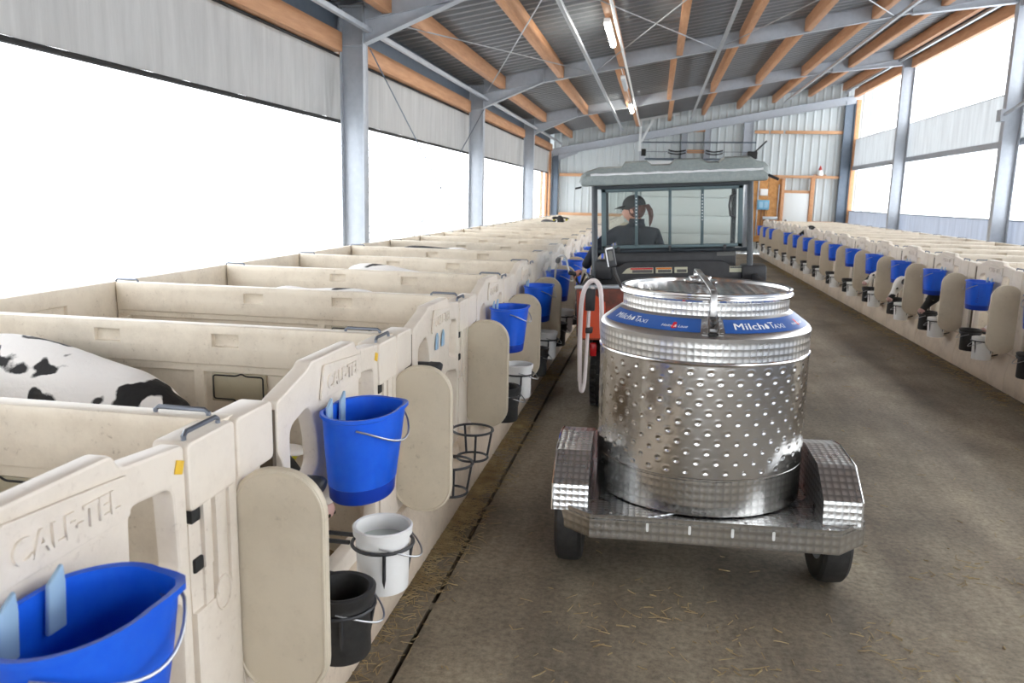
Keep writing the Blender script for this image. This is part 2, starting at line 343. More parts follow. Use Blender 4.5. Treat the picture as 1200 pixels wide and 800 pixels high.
def make_uv(me, kind):
    uvl = me.uv_layers.new(name='UVMap').data
    for p in me.polygons:
        n = p.normal
        for li in p.loop_indices:
            v = me.vertices[me.loops[li].vertex_index].co
            if kind == 'box':
                if abs(n.z) > max(abs(n.x), abs(n.y)): q = (v.x, v.y)
                elif abs(n.y) > abs(n.x): q = (v.x, v.z)
                else: q = (v.y, v.z)
            else:
                R = kind
                if abs(n.z) > .9: q = (v.x, v.y)
                else:
                    a = math.atan2(v.x, -v.y)
                    c = p.center; ac = math.atan2(c.x, -c.y)
                    if a-ac > PI: a -= 2*PI
                    if ac-a > PI: a += 2*PI
                    q = (a*R, v.z)
            uvl[li].uv = q
def rpoly(pts, r, n=5):
    out = []; N = len(pts)
    for i in range(N):
        p = Vector(pts[i]); a = Vector(pts[i-1])-p; b = Vector(pts[(i+1) % N])-p
        rr = min(r, a.length*.45, b.length*.45)
        p0 = p+a.normalized()*rr; p1 = p+b.normalized()*rr
        for k in range(n+1):
            t = k/n; out.append(tuple((p0*(1-t)**2+p*2*t*(1-t)+p1*t*t)))
    return out
def outline_mesh(name, loops, thick, bevel, m):
    """2-D outlines with holes -> extruded rounded plate; first in (u,z), thickness along x, front face at x=0"""
    c = D.curves.new(name, 'CURVE'); c.dimensions = '2D'; c.fill_mode = 'BOTH'; c.extrude = max(thick/2-bevel, .0005); c.bevel_depth = bevel; c.bevel_resolution = 1; c.offset = -bevel
    for lp in loops:
        s = c.splines.new('POLY'); s.points.add(len(lp)-1)
        for i, (a, b) in enumerate(lp): s.points[i].co = (a, b, 0, 1)
        s.use_cyclic_u = True
    o = D.objects.new('tmpc', c); COL.objects.link(o)
    dg = bpy.context.evaluated_depsgraph_get(); dg.update()
    me = D.meshes.new_from_object(o.evaluated_get(dg)); D.objects.remove(o); D.curves.remove(c)
    me.transform(Matrix(((0,0,1,-thick/2),(1,0,0,0),(0,1,0,0),(0,0,0,1))))
    me.materials.clear(); me.materials.append(m); shade(me, 40); me.name = name
    return me
def text_mesh(txt, size, extrude=.001, offset=0, align='CENTER', shear=0, cs=1, sp=1):
    c = D.curves.new('t', 'FONT'); c.body = txt; c.size = size; c.extrude = extrude; c.offset = offset; c.align_x = align; c.align_y = 'CENTER'; c.shear = shear; c.space_character = sp
    o = D.objects.new('tmpt', c); COL.objects.link(o)
    dg = bpy.context.evaluated_depsgraph_get(); dg.update()
    me = D.meshes.new_from_object(o.evaluated_get(dg)); D.objects.remove(o); D.curves.remove(c)
    return me
def hf(us, zs, dep, back, m, name, bevel=.004, axis='u'):
    """stepped relief panel: cell [i][j] of the grid us x zs stands at depth dep[i][j]; back plane at back"""
    b = MB(); P = lambda u, z, d: (d, u, z) if axis == 'u' else (u, d, z)
    nu, nz = len(us)-1, len(zs)-1
    for i in range(nu):
        for j in range(nz):
            d = dep[i][j]; u0, u1, z0, z1 = us[i], us[i+1], zs[j], zs[j+1]
            b.add([P(u0,z0,d),P(u1,z0,d),P(u1,z1,d),P(u0,z1,d)], [(0,1,2,3)])
            b.add([P(u0,z0,back),P(u1,z0,back),P(u1,z1,back),P(u0,z1,back)], [(0,3,2,1)])
            for (ua, za, ub, zb, ii, jj) in ((u1,z0,u1,z1,i+1,j),(u0,z1,u1,z1,i,j+1)):
                e = dep[ii][jj] if ii < nu and jj < nz else back
                if e != d: b.add([P(ua,za,d),P(ub,zb,d),P(ub,zb,e),P(ua,za,e)], [(0,1,2,3)])
            if i == 0: b.add([P(u0,z0,d),P(u0,z1,d),P(u0,z1,back),P(u0,z0,back)], [(0,1,2,3)])
            if j == 0: b.add([P(u0,z0,d),P(u1,z0,d),P(u1,z0,back),P(u0,z0,back)], [(0,1,2,3)])
    return b.build(name, m, bevel=bevel, link=False)
def tag(o, label=None, cat=None, group=None, kind=None):
    if label: o['label'] = label
    if cat: o['category'] = cat
    if group: o['group'] = group
    if kind: o['kind'] = kind
    return o
def thing(name, label, cat, loc=(0, 0, 0), rz=0, group=None):
    o = D.objects.new(name, None); COL.objects.link(o); o.location = loc; o.rotation_euler = (0, 0, rz); o.empty_display_size = .1
    return tag(o, label, cat, group)
def setting(name, label=None):
    o = D.objects.new(name, None); COL.objects.link(o); tag(o, label, kind='structure'); return o
def copy_tree(o, parent=None, skip=()):
    c = o.copy(); COL.objects.link(c); c.parent = parent
    for ch in o.children:
        if ch.name.split('.')[0] in skip: continue
        copy_tree(ch, c, skip)
    return c
ORD = ['nearest', 'second', 'third', 'fourth', 'fifth', 'sixth', 'seventh', 'eighth', 'ninth', 'tenth', 'eleventh', 'twelfth', 'thirteenth', 'fourteenth', 'fifteenth', 'sixteenth', 'seventeenth', 'eighteenth', 'nineteenth', 'twentieth', 'twenty-first']

# ---------------------------------------------------------------- building
YB, YE = -10.2, 28.0
FR = [-3.8, 2.67, 9.12, 15.6, 22.1]           # steel frames
XL, XR = -3.66, 6.14                                  # outer faces of the columns
PIT = 1.3335
LY0, RY0 = 1.8845, 8.135
def roofz(x): return 4.50+.178*x
def rb(x): return 4.24+.178*x
# ground outside
g = MB(); g.box(-60, 66, -60, 90, -.32, -.22); tag(g.build('ground', snow, smooth=False), 'snow covered ground outside the barn', kind='structure')
# floor: slabs with the open joint along the left row
fl = setting('floor', 'worn brown grey concrete floor of the feed aisle')
b = MB(); 
b.box(-.842, XR-.02, YB, YE, -.2, 0); b.build('floor_slab', concrete, fl, smooth=False)
b = MB(); b.box(XL+.02, -.862, YB, YE, -.2, 0); b.build('floor_slab', concrete, fl, smooth=False)
b = MB(); b.box(-.862, -.842, YB, YE, -.2, -.05); b.build('joint_bottom', dark, fl, smooth=False)
b = MB()
for y in (3.03, 4.15, 5.9, 7.6, 9.4): b.box(-.862, -.842, y, y+.05, -.05, -.004)
b.build('joint_filling', concrete, fl, smooth=False)

# ceiling
ce = setting('ceiling', 'grey corrugated roof on timber purlins and steel rafters')
b = MB(); prof = []; n = 4
for i in range(n):
    y = i*.26; prof += [(y, 0), (y+.05, 0), (y+.085, .045), (y+.20, .045), (y+.235, 0)]
prof.append((1.04, 0))
vs = []; x0, x1 = XL-.5, XR+.5
for (y, h) in prof:
    for x in (x0, x1): vs.append((x, y, roofz(x)+h+.002))
b.add(vs, [(2*i, 2*i+1, 2*i+3, 2*i+2) for i in range(len(prof)-1)])
sheet = b.build('roof_sheet', roofm, smooth=False, link=False, solid=.006)
y = YB-.5
while y < YE+.4:
    link_obj('roof_sheet', sheet, ce, (0, y, 0)); y += 1.04
# rafters
def isec(b, p, q, h, w, tf=.012, tw=.01):
    p = Vector(p); q = Vector(q); up = Vector((0, 0, 1))
    d = (q-p).normalized(); r = d.cross(up).normalized(); u = r.cross(d)
    b.beam(p, q, tw, h, up)
    b.beam(p+u*(h/2-tf/2), q+u*(h/2-tf/2), w, tf, up); b.beam(p-u*(h/2-tf/2), q-u*(h/2-tf/2), w, tf, up)
def raf(y):
    b = MB(); isec(b, (XL+.3, y, rb(XL+.3)+.125), (XR-.3, y, rb(XR-.3)+.125), .25, .10); b.build('rafter', galv, ce, smooth=False)
    b = MB()
    b.prism([(-3.37, 3.39), (-2.22, 3.86), (-2.2, 3.90), (-2.2, 4.04), (-3.37, 3.82)], y-.006, y+.006, 'y')
    b.beam((-3.37, y, 3.385), (-2.22, y, 3.855), .14, .012); b.box(-2.226, -2.21, y-.07, y+.07, 3.86, 4.10)
    b.build('haunch', galv, ce, smooth=False)
    b = MB()
    b.prism([(5.82, 5.13), (4.18, 4.97), (4.16, 5.0), (4.16, 5.1), (5.82, 5.5)], y-.006, y+.006, 'y')
    b.beam((5.82, y, 5.125), (4.18, y, 4.965), .14, .012); b.box(4.165, 4.18, y-.07, y+.07, 4.97, 5.2)
    b.build('haunch', galv, ce, smooth=False)
for y in FR: raf(y)
# purlins, one length per bay, slightly staggered
PX = [-3.05, -1.94, -.81, .22, 1.31, 2.42, 3.52, 4.63, 5.68]
bays = [(YB, FR[0])]+[(FR[i], FR[i+1]) for i in range(len(FR)-1)]+[(FR[-1], YE+.1)]
for bi, (ya, yb) in enumerate(bays):
    L = yb-ya
    b = MB(); b.box(-.055, .055, .01, L-.01, -.228, 0); pm = b.build('purlin', wood, bevel=.004, link=False)
    for i, x in enumerate(PX):
        dx = .045*(1 if bi % 2 else -1)
        link_obj('purlin', pm, ce, (x+dx, ya, roofz(x+dx)-.012))
# galvanised longitudinal tubes
for x, z in ((-1.25, None), (.96, None), (3.90, None), (-3.3, 3.53), (5.75, 5.22)):
    z = z or rb(x)-.03
    b = MB(); b.beam((x, YB, z), (x, YE, z), .055, .055); b.build('longitudinal_tube', galv2, ce, bevel=.006, smooth=False)
# tension rods in the roof plane, two bays
def rod(p, q, r=.009, par=ce, name='brace_rod'):
    b = MB(); b.tube([p, q], r, 6); b.build(name, galv2, par)
for xa, xb in ((-3.3, -1.25), (-1.25, .96), (.96, 3.90), (3.90, 5.75)):
    for ya, yb in ((FR[2], FR[3]),):
        rod((xa, ya+.05, rb(xa)+.02), (xb, yb-.05, rb(xb)-.01)); rod((xb, ya+.05, rb(xb)-.01), (xa, yb-.05, rb(xa)+.02))

# columns
def column_mesh(h, name='column'):
    b = MB(); isec_v = [(0, .012), (.268, .28)]
    b.box(0, .012, -.08, .08, 0, h); b.box(.268, .28, -.08, .08, 0, h); b.box(.012, .268, -.005, .005, 0, h)
    b.box(-.01, .29, -.09, .09, h, h+.012); b.box(-.05, .33, -.13, .13, 0, .02)
    for z in (h-.42,): b.box(.012, .268, -.075, .075, z, z+.012)
    return b.build(name, galv, bevel=.002, link=False)
wl = setting('wall_left', 'open left side of the barn with grey roller curtain and net')
wr = setting('wall_right', 'open right side of the barn with translucent curtains')
cl = column_mesh(3.78); crm = column_mesh(5.48)
for y in FR:
    link_obj('column', cl, wl, (-3.64, y, 0)); link_obj('column', crm, wr, (5.83, y, 0))
# left wall pieces per bay
frs = FR+[YE]
def cloth(name, x, y0, y1, z0, z1, m, par, amp=.018, dens=9, thick=.003):
    b = MB(); ny = max(8, int((y1-y0)*dens)); nz = 5; vs = []
    for i in range(ny+1):
        t = i/ny; y = y0+(y1-y0)*t
        for j in range(nz+1):
            s = j/nz
            dx = amp*(math.sin(y*7.3+1.7*math.sin(y*2.1))*.5+.5*math.sin(y*13.7+s*2))*(1-.55*s)
            vs.append((x+dx, y, z0+(z1-z0)*s))
    fs = [(i*(nz+1)+j, (i+1)*(nz+1)+j, (i+1)*(nz+1)+j+1, i*(nz+1)+j+1) for i in range(ny) for j in range(nz)]
    b.add(vs, fs); return b.build(name, m, par, solid=thick, weld=False, angle=60)
prev = YB
for y in frs:
    ya, yb = prev, y
    b = MB(); b.box(-3.72, -3.60, ya+.09, yb-.09, 3.29, 3.50); b.build('eave_beam', wood, wl, bevel=.004)
    cloth('roller_curtain', -3.76, ya, yb, 2.57, 3.34, curt_g, wl, .022, 12)
    b = MB(); b.tube([(-3.76, ya, 2.55), (-3.76, yb, 2.55)], .022, 8); b.build('curtain_tube', dark, wl)
    b = MB(); b.tube([(-3.71, ya, 3.275), (-3.71, yb, 3.275)], .016, 6); b.build('curtain_rail', dark, wl)
    b = MB(); b.box(-3.835, -3.832, ya, yb, .25, 3.3); b.build('windbreak_net', net_m, wl, smooth=False)
    prev = y
b = MB(); b.box(-3.9, -3.72, YB, YE, -.2, .25); b.build('low_wall', concrete, wl, smooth=False)
b = MB(); b.box(-3.80, -3.70, YB, YE, 3.50, roofz(-3.75)-.005); b.build('eave_board', steel_dk, wl, smooth=False)
for s in (0, 1):
    ya, yb = (FR[2]+.1, FR[3]-.1) if s == 0 else (FR[3]-.1, FR[2]+.1)
    b = MB(); b.tube([(-3.34, ya, 3.35), (-3.34, yb, .3)], .008, 6); b.build('brace_rod', steel_dk, wl)
# right wall
prev = YB
for y in frs:
    ya, yb = prev, y
    b = MB(); b.box(6.0, 6.12, ya+.09, yb-.09, 5.06, 5.30); b.build('eave_beam', wood, wr, bevel=.004)
    cloth('upper_curtain', 6.19, ya, yb, 2.90, 3.74, curt_w, wr, .02, 10)
    b = MB(); b.tube([(6.19, ya, 3.75), (6.19, yb, 3.75)], .011, 6); b.build('curtain_cord', galv, wr)
    b = MB(); b.box(6.15, 6.22, ya, yb, 2.79, 2.91); b.build('rail', galv, wr, smooth=False)
    cloth('lower_curtain', 6.19, ya, yb, .1, 1.48, curt_b, wr, .03, 14)
    b = MB(); b.tube([(6.19, ya, 1.49), (6.19, yb, 1.49)], .014, 6); b.build('curtain_tube', steel_dk, wr)
    prev = y
b = MB(); b.box(6.15, 6.33, YB, YE, -.2, .12); b.build('low_wall', concrete, wr, smooth=False)
b = MB(); b.box(6.12, 6.2, YB, YE, 5.30, roofz(6.1)-.005); b.build('eave_board', steel_dk, wr, smooth=False)
b = MB(); b.tube([(5.82, FR[3], 3.28), (5.9, FR[3]-3.2, 3.9)], .03, 8); b.box(5.75, 5.86, FR[3]-.1, FR[3]+.1, 3.18, 3.38); b.build('strut', galv, wr)

# far end wall
we = setting('wall_back', 'white ribbed sheet end wall with timber rails')
def wsheet(w, z0, z1f, x0):
    b = MB(); pr_ = []; k = int(round(w/.25))
    for i in range(k): pr_ += [(i*.25, 0), (i*.25+.04, .03), (i*.25+.06, .03), (i*.25+.10, 0)]
    pr_.append((w, 0)); vs = []
    for (x, h) in pr_: vs += [(x0+x, YE+.25-h, z0), (x0+x, YE+.25-h, z1f(x0+x))]
    b.add(vs, [(2*i, 2*i+2, 2*i+3, 2*i+1) for i in range(len(pr_)-1)])
    return b
x = -3.9
while x < 6.3:
    top = lambda q: roofz(q)+.01
    wsheet(1.0, 0, top, x).build('wall_sheet', wallm, we, smooth=False, solid=.004); x += 1.0
b = MB(); isec(b, (-3.66, YE, 3.77+.182*-3.66+.125), (6.1, YE, 3.77+.182*6.1+.125), .25, .12); b.build('end_beam', galv, we, smooth=False)
b = MB(); b.prism([(-3.4, 2.98), (-2.75, 3.22), (-2.7, 3.30), (-3.4, 3.2)], YE-.01, YE, 'y'); b.beam((-3.4, YE, 2.98), (-2.75, YE, 3.22), .12, .012); b.build('haunch', galv, we, smooth=False)
for (xa, xb, zt, m) in ((-3.62, -3.40, 3.2, steel_dk), (5.80, 6.10, 4.95, steel_dk), (.715, .89, 3.9, galv), (1.46, 1.66, 4.05, galv), (2.70, 3.0, 4.3, galv)):
    b = MB(); isz = (xa+xb)/2
    b.box(xa, xa+.014, YE-.02, YE+.16, 0, zt); b.box(xb-.014, xb, YE-.02, YE+.16, 0, zt); b.box(xa, xb, YE+.06, YE+.075, 0, zt); b.build('end_post', m, we, smooth=False)
for (xa, xb, z, h) in ((-3.36, -.1, 2.5, .1), (-3.36, -.1, 1.17, .1), (.9, 1.46, 4.02, .11), (.9, 1.46, 3.33, .11), (3.05, 3.5, 3.98, .1), (3.55, 3.95, 3.98, .1), (4.02, 5.8, 3.98, .1), (3.1, 5.85, 2.56, .09)):
    b = MB(); b.box(xa, xb, YE+.06, YE+.14, z-h/2, z+h/2); b.build('rail', woodx, we, bevel=.004)
for (xa, xb, z0, z1) in ((4.93, 5.06, 0, 2.55), (4.02, 4.12, 0, 2.5), (6.12, 6.26, 0, 5.0), (-3.86, -3.78, 0, 3.3), (-4.02, -3.93, 0, 3.3), (-3.72, -3.66, 0, 3.3)):
    b = MB(); b.box(xa, xb, YE-.02, YE+.12, z0, z1); b.build('stud', wood, we, bevel=.004)
b = MB(); b.box(4.12, 4.95, YE+.05, YE+.13, 2.03, 2.12); b.build('lintel', woodx, we, bevel=.003)
b = MB(); b.box(5.06, 5.9, YE+.05, YE+.13, 1.05, 1.13); b.build('rail', woodx, we, bevel=.003)
for i, (xa, xb) in enumerate(((3.05, 3.62), (3.62, 4.06))):
    b = MB(); b.box(xa, xb-.01, YE+.10, YE+.125, .4, 2.5); b.build('osb_panel', osb, we, smooth=False)
b = MB(); b.box(3.28, 3.32, YE+.06, YE+.1, .6, 2.5); b.box(3.94, 3.97, YE+.06, YE+.1, 1.2, 2.3); b.box(3.5, 3.98, YE+.04, YE+.1, 1.15, 1.25); b.build('conduit', galv2, we, bevel=.004)
d2 = setting('door_2', 'white pass door in the end wall')
b = MB(); b.box(4.13, 4.92, YE+.03, YE+.09, 0, 2.03); b.build('door_leaf', doorm, d2, bevel=.006)
b = MB(); b.box(4.20, 4.26, YE-.01, YE+.03, 1.0, 1.16); b.build('door_handle', black_pl, d2, bevel=.004)
# big up-and-over door with its gear
d1 = setting('door_1', 'white overhead door in the end wall with spring gear above')
for i in range(5):
    b = MB(); b.box(-.52, 2.86, YE-.06, YE-.01, .02+i*.6, .61+i*.6); b.build('door_panel', doorm, d1, bevel=.008)
b = MB(); b.tube([(-.62, YE-.1, 3.60), (3.10, YE-.1, 3.63)], .022, 8); b.build('shaft', steel_dk, d1)
b = MB(); b.tube([(-.62, YE-.1, 3.06), (3.05, YE-.1, 3.08)], .03, 8); b.build('shaft', steel_dk, d1)
for xa, xb in ((.28, .86), (1.5, 2.05)):
    b = MB()
    for q in (0, .09):
        pts = []
        for i in range(10): pts.append((xa+(xb-xa)*i/9, YE-.12, 3.27+q-.05*math.sin(PI*i/9)))
        b.tube(pts, .022, 6)
    b.build('spring', dark, d1)
b = MB(); b.tube([(-.7, YE-.1, 3.3), (3.1, YE-.1, 3.32)], .008, 5); b.build('cable', steel_dk, d1)
b = MB(); b.box(-.70, -.62, YE-.2, YE-.1, 3.3, 4.3); b.beam((-.62, YE-.15, 3.6), (-.25, YE-.15, 4.35), .05, .07); b.beam((-.75, YE-.15, 4.30), (.6, YE-.15, 4.52), .06, .06); b.build('hanger', doorm, d1, smooth=False)
b = MB(); b.box(-.66, -.48, YE-.15, YE-.05, 2.4, 3.3); b.box(2.86, 2.98, YE-.15, YE-.05, 2.4, 3.3); b.build('track', galv, d1, smooth=False)
b = MB(); b.box(-.60, -.45, YE-.22, YE-.1, 3.15, 3.38); b.box(2.85, 3.15, YE-.22, YE-.1, 3.1, 3.34); b.beam((3.05, YE-.2, 3.3), (3.42, YE-.2, 3.68), .04, .05); b.build('drum', dark, d1, bevel=.01)
# gable behind the camera
wf = setting('wall_front', 'sheet gable behind the camera with open drive-in gate')
for pts in ([(-4, 0), (-2.6, 0), (-2.6, roofz(-2.6)), (-4, roofz(-4))], [(5.0, 0), (6.4, 0), (6.4, roofz(6.4)), (5.0, roofz(5))], [(-2.6, 3.9), (5.0, 3.9), (5.0, roofz(5)), (-2.6, roofz(-2.6))]):
    b = MB(); b.prism(pts, YB-.1, YB-.06, 'y'); b.build('wall_sheet', wallm, wf, smooth=False)

# things on the end wall
t = thing('switch_box', 'pale blue electrical box with white box above on wood panel', 'box', (3.48, YE+.10, 1.63))
b = MB(); b.box(-.19, .19, -.12, 0, -.16, .16); b.build('body', boxblue, t, bevel=.01)
b = MB(); b.box(-.13, -.01, -.13, -.12, -.1, .1); b.box(.03, .14, -.13, -.12, -.1, .1); b.build('cover', mat('switch_face', lin(150, 190, 214), .4), t)
b = MB(); b.box(-.12, .12, -.1, 0, .30, .52); b.build('junction_box', white_pl, t, bevel=.01)
b = MB(); b.box(-.06, -.03, -.05, -.02, -1.0, -.16); b.box(.05, .08, -.05, -.02, -1.0, -.16); b.build('conduit', mat('rusty_conduit', lin(120, 84, 60), .6), t)
t = thing('figurine', 'small white figurine with red hood on the end wall timber rail', 'figurine', (5.19, YE+.02, 2.606))
b = MB(); b.lathe([(0, 0), (.09, 0), (.10, .05), (.07, .15), (.05, .18), (0, .18)], 14); b.build('body', white_pl, t)
b = MB(); b.lathe([(0, .16), (.055, .17), (.05, .22), (.02, .30), (0, .33)], 12); b.build('hood', redm, t)
b = MB(); b.tube([(-.2, 0, .02), (.2, 0, .02)], .015, 6); b.build('perch', wood, t)

# lamps under the purlin
def lamp(y, lit, label):
    t = thing('strip_light', label, 'light', (-.78, y, 0), 0, 'strip lights along the roof purlin')
    z = rb(-.78)+.02
    b = MB(); b.box(-.045, .045, 0, 1.6, z-.09, z-.03); b.build('housing', white_pl, t, bevel=.01)
    b = MB(); b.tube([(0, .04, z-.10), (0, 1.56, z-.10)], .042, 10)
    b.build('tube', lampm if lit else lampoff, t)
lamp(11.3, True, 'lit strip light nearest the camera under the roof')
lamp(16.4, False, 'unlit strip light between the two lit ones')
lamp(20.9, True, 'lit strip light farthest away near the end wall')
b = MB(); z = rb(-.68)-.02; b.tube([(-.68, YB, z), (-.68, YE, z)], .022, 8); b.build('conduit_pipe', white_pl, ce)
b = MB(); b.tube([(-.80, YB, z+.05), (-.80, 27.5, z+.05)], .012, 6); b.build('cable', white_pl, ce)

# ---------------------------------------------------------------- calf pens
gate_out = rpoly([(.235, .34), (.235, .93), (.205, .965), (.205, 1.12), (.425, 1.175), (.45, 1.193), (.828, 1.193), (.848, 1.158), (1.075, 1.138), (1.075, .34)][::-1], .018, 3)
win1 = rpoly([(.29, .84), (.29, 1.02), (.425, 1.055), (.475, .96), (.49, .84), (.40, .80)], .035, 4)
win2 = rpoly([(.868, 1.062), (1.02, 1.05), (1.03, .835), (.86, .87)], .03, 4)
low = rpoly([(.30, .74), (.47, .765), (.56, .66), (.70, .66), (.80, .80), (1.04, .765), (1.03, .42), (.27, .42)], .04, 4)
gate_me = outline_mesh('front_gate', [gate_out, win1, win2, low], .055, .008, creamf)
plate_me = outline_mesh('plate', [rpoly([(.50, 1.05), (.86, 1.05), (.86, 1.14), (.53, 1.165)], .012, 3)], .008, .002, creamf)
tm = text_mesh('CALF-TEL', .066, .003, .0012)
tm.transform(Matrix(((0,0,1,0),(1,0,0,0),(0,1,0,0),(0,0,0,1)))); tm.materials.append(creamf)
tm.transform(Matrix.Translation((.0125, .685, 1.10)) @ Matrix.Rotation(0, 4, 'X'))
# posts: lower channel section, rounded upper tab, dark hinge slots
def post_mesh(u0, u1, flip):
    w = u1-u0
    if not flip:
        us = [u0+.012, u0+.06, u0+.095, u0+.115, u0+.165, u0+.180, u1]; dep = [[.0]*5 for _ in range(6)]
        dep[0] = [0, 0, -.012, -.012, -.02]; dep[2] = [0, 0, -.026, -.026, -.026]; dep[4] = [0, 0, -.018, -.018, -.018]; dep[1][2] = -.004
    else:
        us = [u0, u0+.028, u0+.040, u0+.085, u0+.100, u0+.150, u1-.03]; dep = [[.0]*5 for _ in range(6)]
        dep[1] = [0, 0, -.02, -.02, -.02]; dep[4] = [0, 0, -.012, -.012, -.03]; dep[5] = [-.03]*5; dep[3][3] = -.006
    return hf(us, [.0, .34, .70, .80, .93, .98], dep, -.09, creamf, 'hinge_post', .005)
postA = post_mesh(1.082, 1.298, False); postB = post_mesh(-.03, .185, True)
tabA = outline_mesh('post_tab', [rpoly([(1.082, .965), (1.298, .965), (1.298, 1.137), (1.082, 1.137)], .02, 4)], .095, .008, creamf)
tabB = outline_mesh('post_tab', [rpoly([(-.028, .93), (.05, .93), (.07, .965), (.175, .965), (.175, 1.137), (-.028, 1.137)], .022, 4)], .095, .008, creamf)
for q in (tabA, tabB): q.transform(Matrix.Translation((.004, 0, 0)))
sm_ = MB(); sm_.box(-.04, -.006, 1.100, 1.138, .928, .964); slotA = sm_.build('hinge_slot', dark, bevel=.003, link=False)
sm_ = MB(); sm_.box(-.04, -.004, 1.103, 1.140, .80, .835); slotB = sm_.build('hinge_slot', dark, bevel=.003, link=False)
sm_ = MB(); sm_.box(-.075, -.002, .176, .197, .36, 1.10); slotC = sm_.build('gap', mat('seam_brown', (.10, .075, .05, 1), .9), link=False)
sm_ = MB(); sm_.tube([(.002, .105+.014*math.cos(2*PI*i/14), .905+.014*math.sin(2*PI*i/14)) for i in range(14)], .0025, 5, closed=True); boltC = sm_.build('bolt_ring', clipm, link=False)
sm_ = MB(); sm_.tube([(.002, 1.215+.035*math.cos(2*PI*i/20), .70+.045*math.sin(2*PI*i/20)) for i in range(20)], .003, 5, closed=True); ringC = sm_.build('moulded_ring', creamf, link=False)
# divider: relief both sides along X; length 2.26
def divider_mesh():
    us = [-2.26, -2.18, -1.40, -1.275, -.93, -.88, -.83, -.705, -.14, -.02]
    zs = [.05, .40, .50, .93, .965, 1.040, 1.045, 1.100, 1.14]
    b = MB()
    T, Mi, Dp, Rc = .034, .020, .010, .008
    for side in (-1, 1):
        dep = []
        for i in range(len(us)-1):
            row = []
            for j in range(len(zs)-1):
                d = T if j >= 4 or j == 0 else Dp
                if i in (0, len(us)-2): d = T
                if i in (4,) and 1 <= j <= 2: d = Mi+.004
                if j == 3: d = Mi+.004
                if i in (2, 6) and j == 6: d = Rc
                row.append(d*side)
            dep.append(row)
        P = lambda u, z, d: (u, d, z)
        nu, nz = len(us)-1, len(zs)-1
        for i in range(nu):
            for j in range(nz):
                d = dep[i][j]; u0, u1, z0, z1 = us[i], us[i+1], zs[j], zs[j+1]
                b.add([P(u0,z0,d),P(u1,z0,d),P(u1,z1,d),P(u0,z1,d)], [(0,1,2,3)])
                for (ua, za, ub, zb, ii, jj) in ((u1,z0,u1,z1,i+1,j),(u0,z1,u1,z1,i,j+1)):
                    e = dep[ii][jj] if ii < nu and jj < nz else 0
                    if e != d: b.add([P(ua,za,d),P(ub,zb,d),P(ub,zb,e),P(ua,za,e)], [(0,1,2,3)])
                if i == 0: b.add([P(u0,z0,d),P(u0,z1,d),P(u0,z1,0),P(u0,z0,0)], [(0,1,2,3)])
                if j == 0: b.add([P(u0,z0,d),P(u1,z0,d),P(u1,z0,0),P(u0,z0,0)], [(0,1,2,3)])
    return b.build('divider', cream, bevel=.009, link=False)
div_me = divider_mesh()
hatch_me = (lambda b: (b.box(-.845, -.585, -.022, -.012, .80, .93), b)[1])(MB()).build('hatch', plastic_mat('hatch_plastic', lin(168, 158, 134), lin(100, 88, 64), .5), bevel=.01, link=False)
hb = MB()
fr_ = rpoly([(-.835, .812), (-.74, .812), (-.725, .80), (-.70, .812), (-.60, .812), (-.60, .918), (-.68, .918), (-.70, .93), (-.725, .918), (-.835, .918)], .012, 3)
hb.tube([(x, -.023, z) for x, z in fr_], .0035, 5, closed=True)
hframe_me = hb.build('hatch_seam', dark, link=False)
back_me = hf([-.03, .05, .35, .5, .85, 1.0, 1.23, 1.30], [.05, .35, .80, .84, .98, 1.04, 1.085, 1.14],
             [[.03]*7, [.03, .006, .018, .03, .03, .03, .03], [.03, .006, .018, .03, .03, .03, .03], [.03, .006, .018, .03, .004, .03, .03],
              [.03, .006, .018, .03, .03, .03, .03], [.03, .006, .018, .03, .03, .03, .03], [.03]*7], -.025, cream, 'back_panel', .008)
back_me.transform(Matrix.Translation((-2.30, 0, 0)))
# base plinth
b = MB(); b.prism([(.0, 0), (.052, 0), (.056, .10), (.040, .22), (.022, .345), (-.06, .36), (-.06, 0)], -.027, 1.300, 'y')
b.prism([(.04, .255), (.075, .262), (.075, .285), (.035, .30)], .27, 1.0, 'y')
b.prism([(.02, .30), (.06, .30), (.06, .42), (.02, .42)], 1.0, 1.03, 'y')
base_me = b.build('base_plinth', basem, bevel=.006, link=False)
# privacy flap : stadium outline in x,z
fo = rpoly([(-.012, .36), (.240, .36), (.240, 1.012), (-.012, 1.012)], .20, 10)
def roundrect(x0, x1, z0, z1, r, n=9):
    out = []
    for cx, cz, a0 in ((x1-r, z0+r, -PI/2), (x1-r, z1-r, 0), (x0+r, z1-r, PI/2), (x0+r, z0+r, PI)):
        for k in range(n+1):
            a = a0+PI/2*k/n; out.append((cx+r*math.cos(a), cz+r*math.sin(a)))
    return out
fm = outline_mesh('privacy_flap', [roundrect(-.012, .254, .36, 1.008, .122)], .028, .006, flapm)
fm.transform(Matrix(((0,1,0,0),(-1,0,0,0),(0,0,1,0),(0,0,0,1))))       # turn: u->x, thickness->y
rimb = MB(); rimb.tube([(x, .001, z) for x, z in roundrect(-.004, .246, .368, 1.000, .115)], .0045, 6, closed=True); flap_rim = rimb.build('flap_rim', flapm, link=False)
hm = MB()
for z in (.52, .64, .76, .86): hm.box(-.014, .006, -.036, .004, z-.02, z+.02)
flap_hinge = hm.build('flap_hinge', dark, bevel=.003, link=False)
cb = MB(); cb.tube([(0, 0, -.005), (0, 0, .010), (0, .010, .018), (0, .142, .018), (0, .152, .010), (0, .152, -.005)], .0065, 6); clip_me = cb.build('clip_rod', clipm, link=False)
